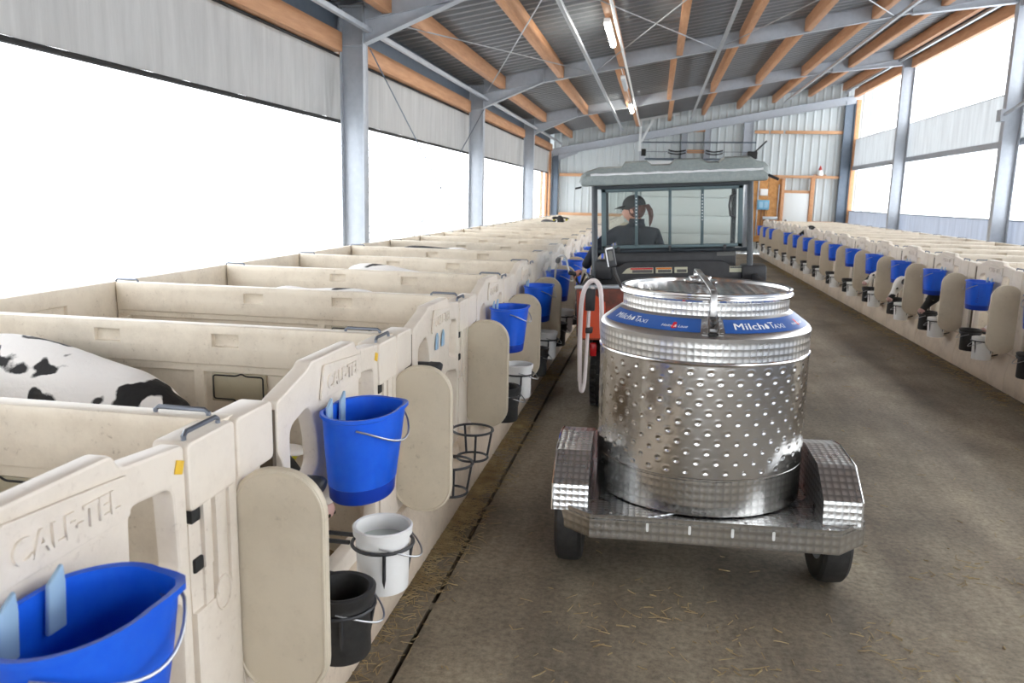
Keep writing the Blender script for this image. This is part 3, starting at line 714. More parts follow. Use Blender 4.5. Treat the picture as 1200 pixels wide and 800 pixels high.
# holder rings
def ring_mesh(u, z=.60, cx=.155):
    b = MB(); c = (cx, u)
    for r, zz in ((.101, z), (.076, z-.14)):
        b.tube([(c[0]+r*math.cos(2*PI*i/28), c[1]+r*math.sin(2*PI*i/28), zz) for i in range(28)], .006, 6, closed=True)
    for a in (.5, 2.2, -1.2): b.tube([(c[0]+.101*math.cos(a), c[1]+.101*math.sin(a), z), (c[0]+.076*math.cos(a), c[1]+.076*math.sin(a), z-.14)], .006, 5)
    b.tube([(.0, u-.03, z), (cx-.105, u-.03, z)], .008, 5); b.tube([(.0, u+.03, z), (cx-.105, u+.03, z)], .008, 5); b.tube([(.025, u, z-.13), (cx-.08, u, z-.15)], .007, 5)
    return b.build('bucket_ring', black_pl, link=False)
UB, UW = .235, .50          # black and white bucket seats along the gate (left row)
XB, XW = .175, .215
ringB = ring_mesh(UB, .500, XB); ringW = ring_mesh(UW, .585, XW)
RB, RW = .72, 1.05
ringB2 = ring_mesh(RB, .470, XB); ringW2 = ring_mesh(RW, .440, XW-.04)
stb = MB(); stb.box(.001, .003, -.018, .014, 0, .032, Matrix.Rotation(-.35, 4, 'X')); stick_me = stb.build('yellow_sticker', yellow2, bevel=.001, link=False)
tb = MB(); tb.tube([(0, 0, 0), (.05, 0, -.004), (.062, 0, -.007)], [.024, .027, .021], 12); tb.box(-.06, .01, -.012, .012, -.02, .02); teat_me = tb.build('teat_holder', black_pl, bevel=.004, link=False)
hk = MB(); hk.prism([(0, 0), (.045, 0), (.05, .06), (.03, .085), (.012, .055)], .004, .012, 'x')
hook_me = hk.build('gate_hook', hook_m, bevel=.003, link=False)

def make_pen(side):
    t = thing('calf_pen', 'cream plastic calf pen', 'calf pen')
    g_ = link_obj('front_gate', gate_me, t); link_obj('name_plate', plate_me, g_, (.010, 0, 0)); link_obj('lettering', tm, g_)
    pa = link_obj('hinge_post', postA, t); pb = link_obj('hinge_post', postB, t)
    link_obj('post_tab', tabA, pa); link_obj('post_tab', tabB, pb); link_obj('hinge_slot', slotA, pa); link_obj('hinge_slot', slotB, pa); link_obj('seam_gap', slotC, pb); link_obj('bolt_ring', boltC, pb); link_obj('moulded_ring', ringC, pa)
    dv = link_obj('divider', div_me, t, (0, -.03, 0)); link_obj('hatch', hatch_me, dv); link_obj('hatch_seam', hframe_me, dv)
    link_obj('back_panel', back_me, t); link_obj('base_plinth', base_me, t)
    f = link_obj('privacy_flap', fm, t, (-.010, -.030 if side == 'L' else 1.268, 0)); link_obj('flap_hinge', flap_hinge, f); link_obj('flap_rim', flap_rim, f)
    link_obj('bucket_ring', ringB if side == 'L' else ringB2, t); link_obj('bucket_ring', ringW if side == 'L' else ringW2, t)
    link_obj('clip_rod', clip_me, t, (-.02, 1.105, 1.137))
    c2 = link_obj('clip_rod', clip_me, t, (-.225, -.03, 1.137)); c2.rotation_euler = (0, 0, -PI/2)
    c3 = link_obj('clip_rod', clip_me, t, (-2.28, -.03, 1.137)); c3.rotation_euler = (0, 0, -PI/2)
    return t
def left_label(k):
    extra = {0: 'cream plastic calf pen at the front of the left row behind the nearest blue bucket', 1: 'cream plastic calf pen in the left row holding the large black and white calf',
             2: 'cream plastic calf pen in the left row without a blue bucket, with empty black rings'}
    return extra.get(k, 'cream plastic calf pen, %s from the camera in the left row' % ORD[k])
penL = make_pen('L'); penR = make_pen('R')
pensL, pensR = {}, {}
NL, NR = 20, 16
for i in range(NL):
    k = i-1
    o = penL if i == 0 else copy_tree(penL)
    o.location = (-1.05, LY0+PIT*k, 0); o['label'] = left_label(i); o['group'] = 'calf pens in the left row'; pensL[k] = o
for i in range(NR):
    k = i-2
    o = penR if i == 0 else copy_tree(penR)
    o.location = (3.37, RY0+1.2735+PIT*k, 0); o.rotation_euler = (0, 0, PI)
    o['label'] = 'cream plastic calf pen, %s from the camera in the right row' % ORD[i]; o['group'] = 'calf pens in the right row'; pensR[k] = o
for k in (-1, 0): link_obj('yellow_sticker', stick_me, pensL[k], (0, 1.045, 1.075))
link_obj('teat_holder', teat_me, pensL[0], (.02, .345, .83)); link_obj('teat_holder', teat_me, pensL[1], (.01, .44, .905)); link_obj('gate_hook', hook_me, pensL[1], (0, .56, .96)); link_obj('gate_hook', hook_me, pensL[1], (0, .675, .96))
link_obj('divider', div_me, pensL[NL-2], (0, PIT-.03, 0)); link_obj('divider', div_me, pensR[-2], (0, PIT-.03, 0))
# bedding in both rows
for nm, x0, x1, y0, y1, lab in (('straw_bedding', -3.30, -1.13, LY0-PIT, 27.2, 'brown straw bedding inside the left row of pens'), ('straw_bedding', 3.46, 5.62, 5.5, 27.2, 'brown straw bedding inside the right row of pens')):
    b = MB(); nx, ny = 12, 120; vs = [(x0+(x1-x0)*i/nx, y0+(y1-y0)*j/ny, .16+.04*math.sin(i*1.9+j*.7)+random.uniform(-.02, .02)) for i in range(nx+1) for j in range(ny+1)]
    b.add(vs, [(i*(ny+1)+j, (i+1)*(ny+1)+j, (i+1)*(ny+1)+j+1, i*(ny+1)+j+1) for i in range(nx) for j in range(ny)])
    tag(b.build(nm, bedm, angle=180), lab, 'straw', kind='stuff')

# ---------------------------------------------------------------- buckets
def loft(b, rings, closed_bottom=True):
    n = len(rings[0]); vs = [v for r in rings for v in r]; fs = []
    for i in range(len(rings)-1):
        for k in range(n): fs.append((i*n+k, i*n+(k+1) % n, (i+1)*n+(k+1) % n, (i+1)*n+k))
    if closed_bottom: fs.append(tuple(range((len(rings)-1)*n, len(rings)*n)))
    b.add(vs, fs)
def dshape(cx, cy, s, z, tip=0):
    """flat back at -x, round front, corner tip at front right"""
    out = []; n = 40
    for i in range(n):
        a = 2*PI*i/n; r = 1.0
        x = math.cos(a)*.118; y = math.sin(a)*.160
        x = max(x, -.104)
        d = abs(((a-math.radians(40)+PI) % (2*PI))-PI)
        k = max(0, 1-d/.55)
        rr = 1+tip*k**1.3
        out.append((cx+x*s*rr, cy+y*s*rr, z))
    return out
def blue_bucket():
    t = thing('blue_bucket', 'x', 'bucket')
    H = .285; b = MB(); cx = .0
    loft(b, [dshape(0, 0, .955, H-.004, .22), dshape(0, 0, .955, H, .22), dshape(0, 0, 1.05, H+.002, .24), dshape(0, 0, 1.05, H-.010, .24), dshape(0, 0, .985, H-.014, .22),
             dshape(.0, 0, .95, H*.62, .16), dshape(0, 0, .88, .05, .06), dshape(0, 0, .865, .048, .04)], False)
    loft(b, [dshape(0, 0, .955, H-.002, .22), dshape(0, 0, .92, H*.6, .15), dshape(0, 0, .84, .035, .04)])
    b.build('bucket_body', blue_pl, t, angle=40)
    b = MB(); loft(b, [dshape(0, 0, .87, .049, .04), dshape(0, 0, .845, .004, .03), dshape(0, 0, .82, 0, .03)]); b.build('foot', blue_dk, t, angle=40)
    b = MB()                                            # graduation ribs beside the tip
    for i in range(9):
        z = .085+i*.020; s = .88+.10*(z/H)
        p = []
        for a in (math.radians(52), math.radians(66)): p.append((math.cos(a)*.118*s*1.03, math.sin(a)*.160*s*1.03, z))
        b.tube([p[0], p[1]], .003, 5)
    b.build('scale_marks', blue_dk, t)
    b = MB(); pts = []
    p0 = Vector((.045, -.158, H-.03)); p1 = Vector((.075, .160, H-.03))
    for i in range(17):
        s = i/16; p = p0.lerp(p1, s); sag = math.sin(PI*s); p += Vector((.085*sag**.7, 0, -.062*sag)); pts.append(p)
    b.tube(pts, .0035, 6); b.build('wire_handle', wire, t)
    b = MB(); du = 0; b.prism([(du, H-.07), (du+.042, H-.07), (du+.048, H+.01), (du+.045, H+.045), (du+.010, H+.02)], -.098, -.088, 'x')
    hm_ = b.build('hook', hook_m, bevel=.003, link=False)
    for du in (-.082, .022): link_obj('hook', hm_, t, (.006, du, -.008))
    return t
def round_bucket(kind):
    nm = 'white_bucket' if kind == 'w' else 'black_bucket'
    m = white_pl if kind == 'w' else black_rub
    t = thing(nm, 'x', 'bucket')
    H = .218; R1, R0 = .093, .082
    b = MB()
    if kind == 'w':
        b.lathe([(0, 0), (R0, 0), (R0+.002, .006), (R1-.004, H-.03), (R1+.004, H-.028), (R1+.006, H-.004), (R1+.001, H), (R1-.006, H-.003), (R0-.004, .008), (0, .008)], 40)
    else:
        b.lathe([(0, 0), (R0, 0), (R0+.006, .01), (R1-.006, H-.055), (R1+.006, H-.05), (R1+.004, H-.035), (R1+.010, H-.02), (R1+.012, H-.005), (R1+.004, H), (R1-.008, H-.004), (R1-.012, H-.03), (R0-.006, .012), (0, .012)], 40)
    b.build('bucket_body', m, t)
    b = MB(); pts = []
    p0 = Vector((.02, -R1-.004, H-.045)); p1 = Vector((.045, R1+.0, H-.045))
    for i in range(15):
        s = i/14; p = p0.lerp(p1, s); sg = math.sin(PI*s); p += Vector((.098*sg**.75, 0, -.05*sg)); pts.append(p)
    b.tube(pts, .0032, 6); b.build('wire_handle', wire, t)
    if kind == 'w':
        b = MB(); b.lathe([(0, H-.055), (R1-.008, H-.055)], 32); b.build('water', waterm, t)
    else:
        b = MB(); b.lathe([(0, .05), (R0-.001, .05)], 24); b.build('feed', strawm, t)
    return t
BL = blue_bucket(); WH = round_bucket('w'); BK = round_bucket('b')
used = set()
def place(proto, loc, rz, label, group, scale=1):
    o = proto if proto.name not in used else copy_tree(proto)
    used.add(proto.name); o.location = loc; o.rotation_euler = (0, 0, rz); o['label'] = label; o['group'] = group; o.scale = (scale,)*3
    return o
for k in range(-1, NL-1):
    y = LY0+PIT*k; od = ORD[k+1]
    if k != 1 and k < 12:
        lab = {-1: 'large blue bucket at the bottom left corner of the photo, nearest the camera', 0: 'blue bucket above the white water bucket, hung on the calf-holding pen'}.get(k, 'blue bucket on the gate of the %s pen of the left row' % od)
        place(BL, (-.91, y+(.515 if k >= 0 else .535), .748 if k < 2 else .733), random.uniform(-.04, .04), lab, 'blue buckets along the left row')
    if k != 1:
        lab = {0: 'white bucket full of water hanging under the blue bucket'}.get(k, 'white bucket low on the %s pen of the left row' % od)
        place(WH, (-1.05+XW, y+UW, .430), 0, lab, 'white buckets along the left row')
        lab = {0: 'black rubber bucket with wire handle beside the nearest cream flap'}.get(k, 'black bucket low on the %s pen of the left row' % od)
        place(BK, (-1.05+XB, y+UB, .340), 0, lab, 'black buckets along the left row')
for k in range(-2, NR-2):
    yo = RY0+1.2735+PIT*k; od = ORD[k+2]
    if k != 10:
        place(BL, (3.23, yo-.70, .705), PI+random.uniform(-.04, .04), 'blue bucket on the gate of the %s pen of the right row' % od, 'blue buckets along the right row')
    place(WH, (3.37-XW+.04, yo-RW, .257), PI, 'white bucket low on the %s pen of the right row' % od, 'white buckets along the right row')
    place(BK, (3.37-XB, yo-RB, .287), PI, 'black bucket low on the %s pen of the right row' % od, 'black buckets along the right row')

# ---------------------------------------------------------------- skinned figures
def skinned(name, verts, edges, m, parent, root=0, sub=2, post=None):
    me = D.meshes.new(name); me.from_pydata([v[:3] for v in verts], edges, [])
    o = D.objects.new('tmp', me); COL.objects.link(o)
    md = o.modifiers.new('sk', 'SKIN'); md.use_smooth_shade = True
    for i, v in enumerate(verts):
        s = o.data.skin_vertices[0].data[i]; r = v[3]; s.radius = (r, r) if not isinstance(r, tuple) else r; s.use_root = (i == root)
    sb = o.modifiers.new('sb', 'SUBSURF'); sb.levels = sub; sb.render_levels = sub
    dg = bpy.context.evaluated_depsgraph_get(); dg.update()
    r = D.meshes.new_from_object(o.evaluated_get(dg)); D.objects.remove(o); D.meshes.remove(me)
    r.name = name; r.materials.clear(); r.materials.append(m); r.polygons.foreach_set('use_smooth', [True]*len(r.polygons))
    return link_obj(name, r, parent)
def fused(name, b, m, parent, vox=.014, it=6):
    """closed overlapping volumes fused into one continuous skin"""
    me = D.meshes.new(name); me.from_pydata(b.v, [], b.f); me.update()
    bm = bmesh.new(); bm.from_mesh(me); bmesh.ops.remove_doubles(bm, verts=bm.verts, dist=1e-6); bmesh.ops.recalc_face_normals(bm, faces=bm.faces); bm.to_mesh(me); bm.free()
    def ex(o):
        r = o.modifiers.new('r', 'REMESH'); r.mode = 'VOXEL'; r.voxel_size = vox; r.use_smooth_shade = True
        q = o.modifiers.new('q', 'SMOOTH'); q.factor = .6; q.iterations = it
    r = bake(me, extra=ex); r.name = name; r.materials.clear(); r.materials.append(m); r.polygons.foreach_set('use_smooth', [True]*len(r.polygons))
    return link_obj(name, r, parent)
def limb(b, pts, n=14):
    """tapering limb with round ends through (x,y,z,r) or (x,y,z,(rside,rup))"""
    P = smooth([p[:3] for p in pts], 5); Rr = smooth([((p[3][0], p[3][1], 0) if isinstance(p[3], tuple) else (p[3], p[3], 0)) for p in pts], 5)
    vs = []; N = len(P)
    for i, p in enumerate(P):
        d = (P[min(i+1, N-1)]-P[max(i-1, 0)]).normalized()
        sd = d.cross(Vector((0, 0, 1))); sd = sd.normalized() if sd.length > .2 else Vector((0, 1, 0)); u = sd.cross(d).normalized()
        for k in range(n):
            a = 2*PI*k/n; vs.append(p+sd*math.cos(a)*Rr[i].x+u*math.sin(a)*Rr[i].y)
    b.add(vs, [(i*n+k, i*n+(k+1) % n, (i+1)*n+(k+1) % n, (i+1)*n+k) for i in range(N-1) for k in range(n)]+[tuple(range(n))[::-1], tuple(range((N-1)*n, N*n))])
    for q, rr in ((P[0], Rr[0]), (P[-1], Rr[-1])):
        r_ = min(rr.x, rr.y)*.98; b.ell(q, (r_, r_, r_), 12, 8)
def smooth(path, n=6):
    P = [Vector(p) for p in path]; out = []
    for i in range(len(P)-1):
        p0, p1, p2, p3 = P[max(i-1, 0)], P[i], P[i+1], P[min(i+2, len(P)-1)]
        for k in range(n):
            u = k/n; out.append(.5*((2*p1)+(p2-p0)*u+(2*p0-5*p1+4*p2-p3)*u*u+(3*p1-p0-3*p2+p3)*u**3))
    return out+[P[-1]]
def calf(label, loc, rz, m, head=(.66, 0, .66), sc=1, turn=0, tagged=True, earm=None, drop=0, pitch=-.62):
    """calf facing +x, origin on the ground; drop lowers the shoulders of a calf that feeds"""
    t = thing('calf', label, 'calf', loc, rz, 'black and white calves in the pens'); t.scale = (sc,)*3
    hx, hy, hz = head
    b = MB(); sh = .74-drop
    limb(b, [(-.56, 0, .74, (.09, .10)), (-.47, 0, .765, (.145, .15)), (-.25, 0, .75-drop*.2, (.165, .175)), (0, 0, .72-drop*.55, (.175, .19)), (.20, 0, sh, (.15, .185)), (.33, 0, sh+.0, (.11, .14))], 20)
    limb(b, [(.26, 0, sh+.02, (.10, .13)), (.42, hy*.4, (sh+hz)/2+.02, (.075, .10)), (hx-.08, hy, hz+.06, (.062, .075))])
    dv = Vector((math.cos(turn)*.9, math.sin(turn)*.9, pitch)).normalized()
    q = Vector((hx, hy, hz+.02)); m1 = q+dv*.11; m2 = q+dv*.215
    limb(b, [(*(q-dv*.05+Vector((0, 0, .01))), (.066, .070)), (*q, (.074, .078)), (*(q+dv*.06), (.062, .068)), (*m1, (.046, .052)), (*m2, (.044, .038))])
    for s in (-1, 1):
        limb(b, [(.18, s*.085, sh-.10, (.075, .085)), (.20, s*.095, sh-.24, .058), (.225, s*.10, .33, .036), (.215, s*.10, .25, .024), (.215, s*.10, .10, .025), (.235, s*.10, .035, .034)])
        limb(b, [(-.42, s*.09, .66, (.095, .12)), (-.36, s*.11, .48, .065), (-.44, s*.11, .36, .038), (-.485, s*.11, .30, .032), (-.465, s*.11, .17, .024), (-.45, s*.11, .035, .034)])
    limb(b, [(-.60, 0, .80, .030), (-.645, 0, .62, .016), (-.64, 0, .46, .018), (-.63, 0, .36, .026)], 8)
    fused('body', b, m, t, .016, 4)
    side = dv.cross(Vector((0, 0, 1))).normalized(); up = side.cross(dv)
    rot = Matrix((dv, side, up)).transposed()
    for s in (-1, 1):
        b = MB(); base = q+side*s*.075-dv*.03+up*.02
        R_ = rot @ Matrix.Rotation(s*1.25, 3, 'Z') @ Matrix.Rotation(.25, 3, 'X')
        b.ell(base+side*s*.065-dv*.01, (.085, .045, .014), 12, 6, R_); ear = b.build('ear', earm or m, t, angle=180)
        if tagged:
            b = MB(); c_ = base+side*s*.085-up*.035+dv*.012; b.box(-.004, .004, -.024, .024, -.03, .03, Matrix.Translation(c_) @ rot.to_4x4()); b.build('ear_tag', yellow, t, bevel=.003)
        b = MB(); b.ell(q+dv*.075+side*s*.062+up*.018, (.016, .012, .013), 10, 6, rot); b.build('eye', eyem, t, angle=180)
    b = MB(); b.ell(m2+dv*.025, (.034, .046, .038), 14, 8, rot); b.build('muzzle', pinkm, t, angle=180)
    b = MB()
    for s in (-1, 1): b.ell(m2+dv*.052+side*s*.02+up*.008, (.008, .007, .009), 8, 5, rot)
    b.build('nostrils', eyem, t, angle=180)
    return t
def penc(side, k, u=.64): return LY0+PIT*k+u if side == 'L' else RY0+1.2735+PIT*k-u
calf('black and white calf in the near left pen, back showing above the divider', (-2.24, penc('L', 0, .98), .16), math.radians(-5), calf_a, (.80, .02, .44), 1.03, drop=.12)
calf('white backed calf barely showing above the divider, fourth pen of the left row', (-2.48, penc('L', 2, .95), .16), PI, calf_b, (.66, .1, .52), .950)
calf('white calf whose back rises highest above the dividers in the left row', (-2.10, penc('L', 3, .95), .18), math.radians(4), calf_b, (.68, -.1, .50), 1.01, drop=.08)
calf('black and white calf seen as a dark sliver in the middle of the left row', (-2.5, penc('L', 5, .9), .18), math.radians(-3), calf_c, (.7, 0, .50), 1.0)
calf('dark headed calf looking up at the far end of the left row', (-2.55, penc('L', 13, .9), .20), math.radians(-60), calf_d, (.50, .0, .92), 1.05, 0)
calf('black calf with yellow ear tag, head lowered over the second pair of right buckets', (4.00, penc('R', 1, .66), .17), PI, calf_d, (.74, .05, .50), 1.0, .3, pitch=-1.1)
calf('calf with a white blazed face and yellow ear tag looking out of a right pen', (3.93, penc('R', 2, .80), .19), PI, calf_c, (.74, .02, .50), .98, .15, True, mat('black_ear', (.015, .014, .014, 1), .7), pitch=-1.7)
calf('white headed calf with black cheek looking out beyond the tagged one', (3.95, penc('R', 3, .76), .20), PI, calf_a, (.72, .02, .54), .96, .1, False, pitch=-1.0)
calf('calf with pinkish white muzzle behind the nearest right blue bucket', (4.22, penc('R', 0, .64), .15), PI, calf_b, (.72, 0, .46), .95, 0, False)
calf('dark calf lifting its head beyond the right flaps near the far end', (4.02, penc('R', 8, .6), .2), PI, calf_d, (.56, 0, .90), 1.0, 0, False)

# ---------------------------------------------------------------- milk trailer
T0 = Vector((.262, 3.9, 0))
tr = thing('milk_trailer', 'stainless steel milk tank trailer with turned metal deck and fenders', 'trailer', tuple(T0), math.radians(1.5))
tr.rotation_euler = (0, math.radians(-.6), math.radians(1.5)); tr.location.z = .009
DZ = .345
def lathe_part(name, prof, m, n=96, uvR=.49, parent=tr, smooth=True, angle=30):
    b = MB(); b.lathe(prof, n); o = b.build(name, m, parent, uv=uvR, angle=angle); return o
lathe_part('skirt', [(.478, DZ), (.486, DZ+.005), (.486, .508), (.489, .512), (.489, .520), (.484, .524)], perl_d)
# dimpled jacket, dimples pressed in as real relief
b = MB(); NA, NZ = 420, 96; z0, z1 = .522, 1.020; rows = 11; per = 36
cent = []
for r in range(rows):
    zc = z0+.028+(z1-z0-.056)*r/(rows-1)
    for i in range(per): cent.append((2*PI*(i+.5*(r % 2))/per, zc))
grid = {}
import bisect
vs = []
for j in range(NZ+1):
    z = z0+(z1-z0)*j/NZ
    near = [r for r in range(rows) if abs((z0+.028+(z1-z0-.056)*r/(rows-1))-z) < .016]
    for i in range(NA):
        a = 2*PI*i/NA; R = .487
        for r in near:
            zc = z0+.028+(z1-z0-.056)*r/(rows-1); st = 2*PI/per
            ph = (a/st-.5*(r % 2)); da = (ph-round(ph))*st*.487
            d2_ = da*da+(z-zc)**2; R -= .0052*math.exp(-d2_/(2*.0050**2)); R += .0012*math.exp(-(math.sqrt(d2_)-.0125)**2/(2*.004**2))
        vs.append((R*math.sin(a), -R*math.cos(a), z))
b.add(vs, [(j*NA+i, j*NA+(i+1) % NA, (j+1)*NA+(i+1) % NA, (j+1)*NA+i) for j in range(NZ) for i in range(NA)])
b.build('dimpled_jacket', jacket, tr, uv=.49, angle=60, weld=False)
lathe_part('ring', [(.485, 1.018), (.491, 1.022), (.493, 1.028), (.491, 1.034), (.486, 1.038)], bright)
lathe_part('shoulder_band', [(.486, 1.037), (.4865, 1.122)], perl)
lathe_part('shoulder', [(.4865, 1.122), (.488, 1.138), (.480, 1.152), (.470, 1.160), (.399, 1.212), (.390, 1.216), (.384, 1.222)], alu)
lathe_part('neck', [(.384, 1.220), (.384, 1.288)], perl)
lathe_part('lid_rim', [(.384, 1.278), (.397, 1.282), (.402, 1.290), (.400, 1.298), (.392, 1.302), (.396, 1.308), (.396, 1.316), (.388, 1.320), (.378, 1.314), (.374, 1.300)], bright)
b = MB(); b.lathe([(.376, 1.300), (.36, 1.302), (.25, 1.306), (.12, 1.309), (0, 1.310)], 72)
lid = b.build('lid', lid_m, tr, uv='box')
b = MB(); b.lathe([(.02, 1.312), (.085, 1.312), (.088, 1.317), (.08, 1.322), (.02, 1.322)], 28, (-.01, .20, 0)); b.tube([(-.01+.05*math.cos(2*PI*i/20), .20+.05*math.sin(2*PI*i/20), 1.335) for i in range(20)], .006, 6, closed=True)
for a in (.4, 2.5, 4.6): b.tube([(-.01+.05*math.cos(a), .20+.05*math.sin(a), 1.318), (-.01+.05*math.cos(a), .20+.05*math.sin(a), 1.336)], .005, 5)
b.build('lid_knob', bright, tr)
# strap over the lid
b = MB(); path = [(-.015, .40, 1.335), (-.014, .37, 1.360), (-.012, .2, 1.356), (-.006, -.15, 1.348), (.0, -.395, 1.335), (.002, -.410, 1.320), (.003, -.420, 1.225)]
for i in range(len(path)-1): b.beam(path[i], path[i+1], .028, .006, up=(0, -.3, 1) if i < 5 else (0, -1, 0))
b.tube([(-.015, .40, 1.29), (-.015, .40, 1.34)], .012, 8)
b.build('lid_strap', alu, tr, bevel=.001)
# latch plate on the cone
nrm = Vector((0, -.0565, .0745)).normalized()
def cone_pt(a, s, off=0):
    """s 0 bottom .. 1 top of the shoulder cone, a=0 toward the back of the trailer (-y)"""
    r = .470+(.399-.470)*s; z = 1.160+(1.212-1.160)*s
    n = Vector((.052, .071)).normalized(); r += n.x*off; z += n.y*off
    return Vector((r*math.sin(a), -r*math.cos(a), z))
b = MB()
def lbox(x0, x1, s0, s1, h0, h1):
    a0 = .0; vs = []
    for h in (h0, h1):
        for (x, s) in ((x0, s0), (x1, s0), (x1, s1), (x0, s1)):
            p = cone_pt(a0+x/.44, s, h); vs.append(p)
    b.add(vs, [(0,3,2,1),(4,5,6,7),(0,1,5,4),(1,2,6,5),(2,3,7,6),(3,0,4,7)])
lbox(-.042, .042, -.15, 1.1, 0, .006); lbox(-.022, -.014, -.1, 1.05, .006, .035); lbox(.014, .022, -.1, 1.05, .006, .035); lbox(-.016, .016, .15, .8, .006, .018)
for sx in (-.034, .034):
    for ss in (0, .33, .66, 1.0): lbox(sx-.004, sx+.004, ss-.04, ss+.04, .006, .010)
b.build('latch', alu, tr, bevel=.001)
b = MB(); c_ = cone_pt(.0, .30, .038); b.ell(c_, (.014, .014, .014), 12, 8); b.tube([c_, cone_pt(.0, .30, .01)], .007, 8); b.build('latch_knob', black_rub, tr)
b = MB(); lbox(-.02, .02, -.22, -.02, .007, .010); b.build('latch_slot', dark, tr)
# sticker bands and print bent onto the cone
def cone_patch(name, a0, a1, s0, s1, off, m, n=40):
    b = MB(); vs = []
    for i in range(n+1):
        a = a0+(a1-a0)*i/n; vs += [cone_pt(a, s0, off), cone_pt(a, s1, off)]
    b.add(vs, [(2*i, 2*i+2, 2*i+3, 2*i+1) for i in range(n)]); return b.build(name, m, tr, weld=False, angle=180)
cone_patch('blue_band', math.radians(-80), -.11, .02, .96, .0012, stick_blue)
cone_patch('blue_band', .11, math.radians(92), .02, .96, .0012, stick_blue)
SL = math.hypot(.071, .052)
def cone_text(me, a, s, m, name, lift=.0022):
    for v in me.vertices:
        x, y = v.co.x, v.co.y; v.co = cone_pt(a+x/(.47-.07*s), s+y/SL, lift+v.co.z*.2)
    me.materials.clear(); me.materials.append(m); link_obj(name, me, tr)
def sub(me, n=1, sx=1):
    me.transform(Matrix.Scale(sx, 4, (1, 0, 0)))
    bm = bmesh.new(); bm.from_mesh(me); bmesh.ops.triangulate(bm, faces=bm.faces); bmesh.ops.subdivide_edges(bm, edges=[e for e in bm.edges if e.calc_length() > .008], cuts=n, use_grid_fill=False); bmesh.ops.triangulate(bm, faces=bm.faces); bm.to_mesh(me); bm.free(); return me
def brand(a, s, k=1.0):
    cone_text(bold(sub(text_mesh('Milch', .056*k, .0, .0, 'RIGHT', sp=1.06), 1, 1.15), .0011), a-.034*k, s, stick_white, 'lettering')
    me = D.meshes.new('drop'); pts = []
    for i in range(24):
        t_ = 2*PI*i/24; r = .0115*k; pts.append((-r*1.15*math.sin(t_)*math.sin(t_/2), .001+r*1.45*math.cos(t_), 0))
    me.from_pydata(pts, [], [tuple(range(24))]); cone_text(me, a-.001, s, stick_white, 'drop_mark')
    cone_text(sub(text_mesh('T', .054*k, .0, .0, 'LEFT')), a+.032*k, s+.02, stick_white, 'lettering')
    cone_text(sub(text_mesh('AXI', .038*k, .0, .0, 'LEFT'), 1, 1.1), a+.088*k, s-.07, stick_white, 'lettering')
def maker(a, s, k=1):
    me = D.meshes.new('dot'); P = []; F = []
    for (cy, r) in ((.007, .0085), (-.009, .012)):
        o_ = len(P); P += [(r*k*math.cos(2*PI*i/20), cy*k+r*k*math.sin(2*PI*i/20), 0) for i in range(20)]; F.append(tuple(range(o_, o_+20)))
    me.from_pydata(P, [], F); cone_text(me, a, s, stick_red, 'red_mark', .0018)
    cone_text(sub(text_mesh('Holm & Laue', .020*k, .0, .0, shear=.3)), a, s-.10, stick_white, 'lettering', .0026)
def bold(me, dx):
    bm = bmesh.new(); bm.from_mesh(me); g0 = bm.verts[:]+bm.edges[:]+bm.faces[:]
    for k in (1, 2):
        r = bmesh.ops.duplicate(bm, geom=g0); bmesh.ops.translate(bm, verts=[q for q in r['geom'] if isinstance(q, bmesh.types.BMVert)], vec=(dx*k, 0, .00005*k))
    bm.to_mesh(me); bm.free(); return me
brand(math.radians(-50), .50, .86); maker(math.radians(-21), .45, 1.1)
brand(math.radians(32), .45, .98); maker(math.radians(61), .50, 1.1)
# deck with folded edge; x,y relative to T0
dk = [(-.49, -.56), (.56, -.56), (.695, -.42), (.695, .75), (.4, 1.0), (-.35, 1.0), (-.64, .75), (-.64, -.42)]
dk = [(-.49, -.56), (.56, -.56), (.69, -.43), (.69, .70), (.35, .95), (-.35, .95), (-.645, .70), (-.645, -.43)]
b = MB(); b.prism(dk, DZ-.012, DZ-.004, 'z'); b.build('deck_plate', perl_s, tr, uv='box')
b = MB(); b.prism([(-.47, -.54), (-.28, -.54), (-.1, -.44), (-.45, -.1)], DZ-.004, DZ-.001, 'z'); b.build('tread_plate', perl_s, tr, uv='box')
b = MB()
for p, q in ((7, 0), (0, 1), (1, 2)):
    a_, c_ = Vector(dk[p]), Vector(dk[q]); d_ = (c_-a_).normalized(); nn = Vector((d_.y, -d_.x))*.004
    vs = []
    for zz in (DZ-.096, DZ+.012):
        for v in (a_, c_, c_-nn, a_-nn): vs.append((v.x, v.y, zz))
    b.add(vs, [(0,3,2,1),(4,5,6,7),(0,1,5,4),(1,2,6,5),(2,3,7,6),(3,0,4,7)])
for p, q in ((2, 3), (6, 7)):
    a_, c_ = Vector(dk[p]), Vector(dk[q]); c_ = a_.lerp(c_, .12) if p == 2 else c_; a_ = a_ if p == 2 else a_.lerp(Vector(dk[q]), .88)
    b.add([(a_.x, a_.y, DZ-.096), (c_.x, c_.y, DZ-.096), (c_.x, c_.y, DZ+.012), (a_.x, a_.y, DZ+.012), (a_.x*.993, a_.y, DZ-.096), (c_.x*.993, c_.y, DZ-.096), (c_.x*.993, c_.y, DZ+.012), (a_.x*.993, a_.y, DZ+.012)], [(0,1,2,3),(7,6,5,4),(3,2,6,7),(0,4,5,1)])
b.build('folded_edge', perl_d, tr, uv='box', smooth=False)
for x in (-.24, -.06, .12, .29):  # pale insets, their colour stands in for light showing through the slots
    b = MB(); b.prism(roundrect(x-.006, x+.006, DZ-.052, DZ-.012, .0055, 4), -.5615, -.5595, 'y'); b.build('slot', mat('slot_light_paint', (.75, .75, .73, 1), .4) if x == -.24 else D.materials['slot_light_paint'], tr)
b = MB()
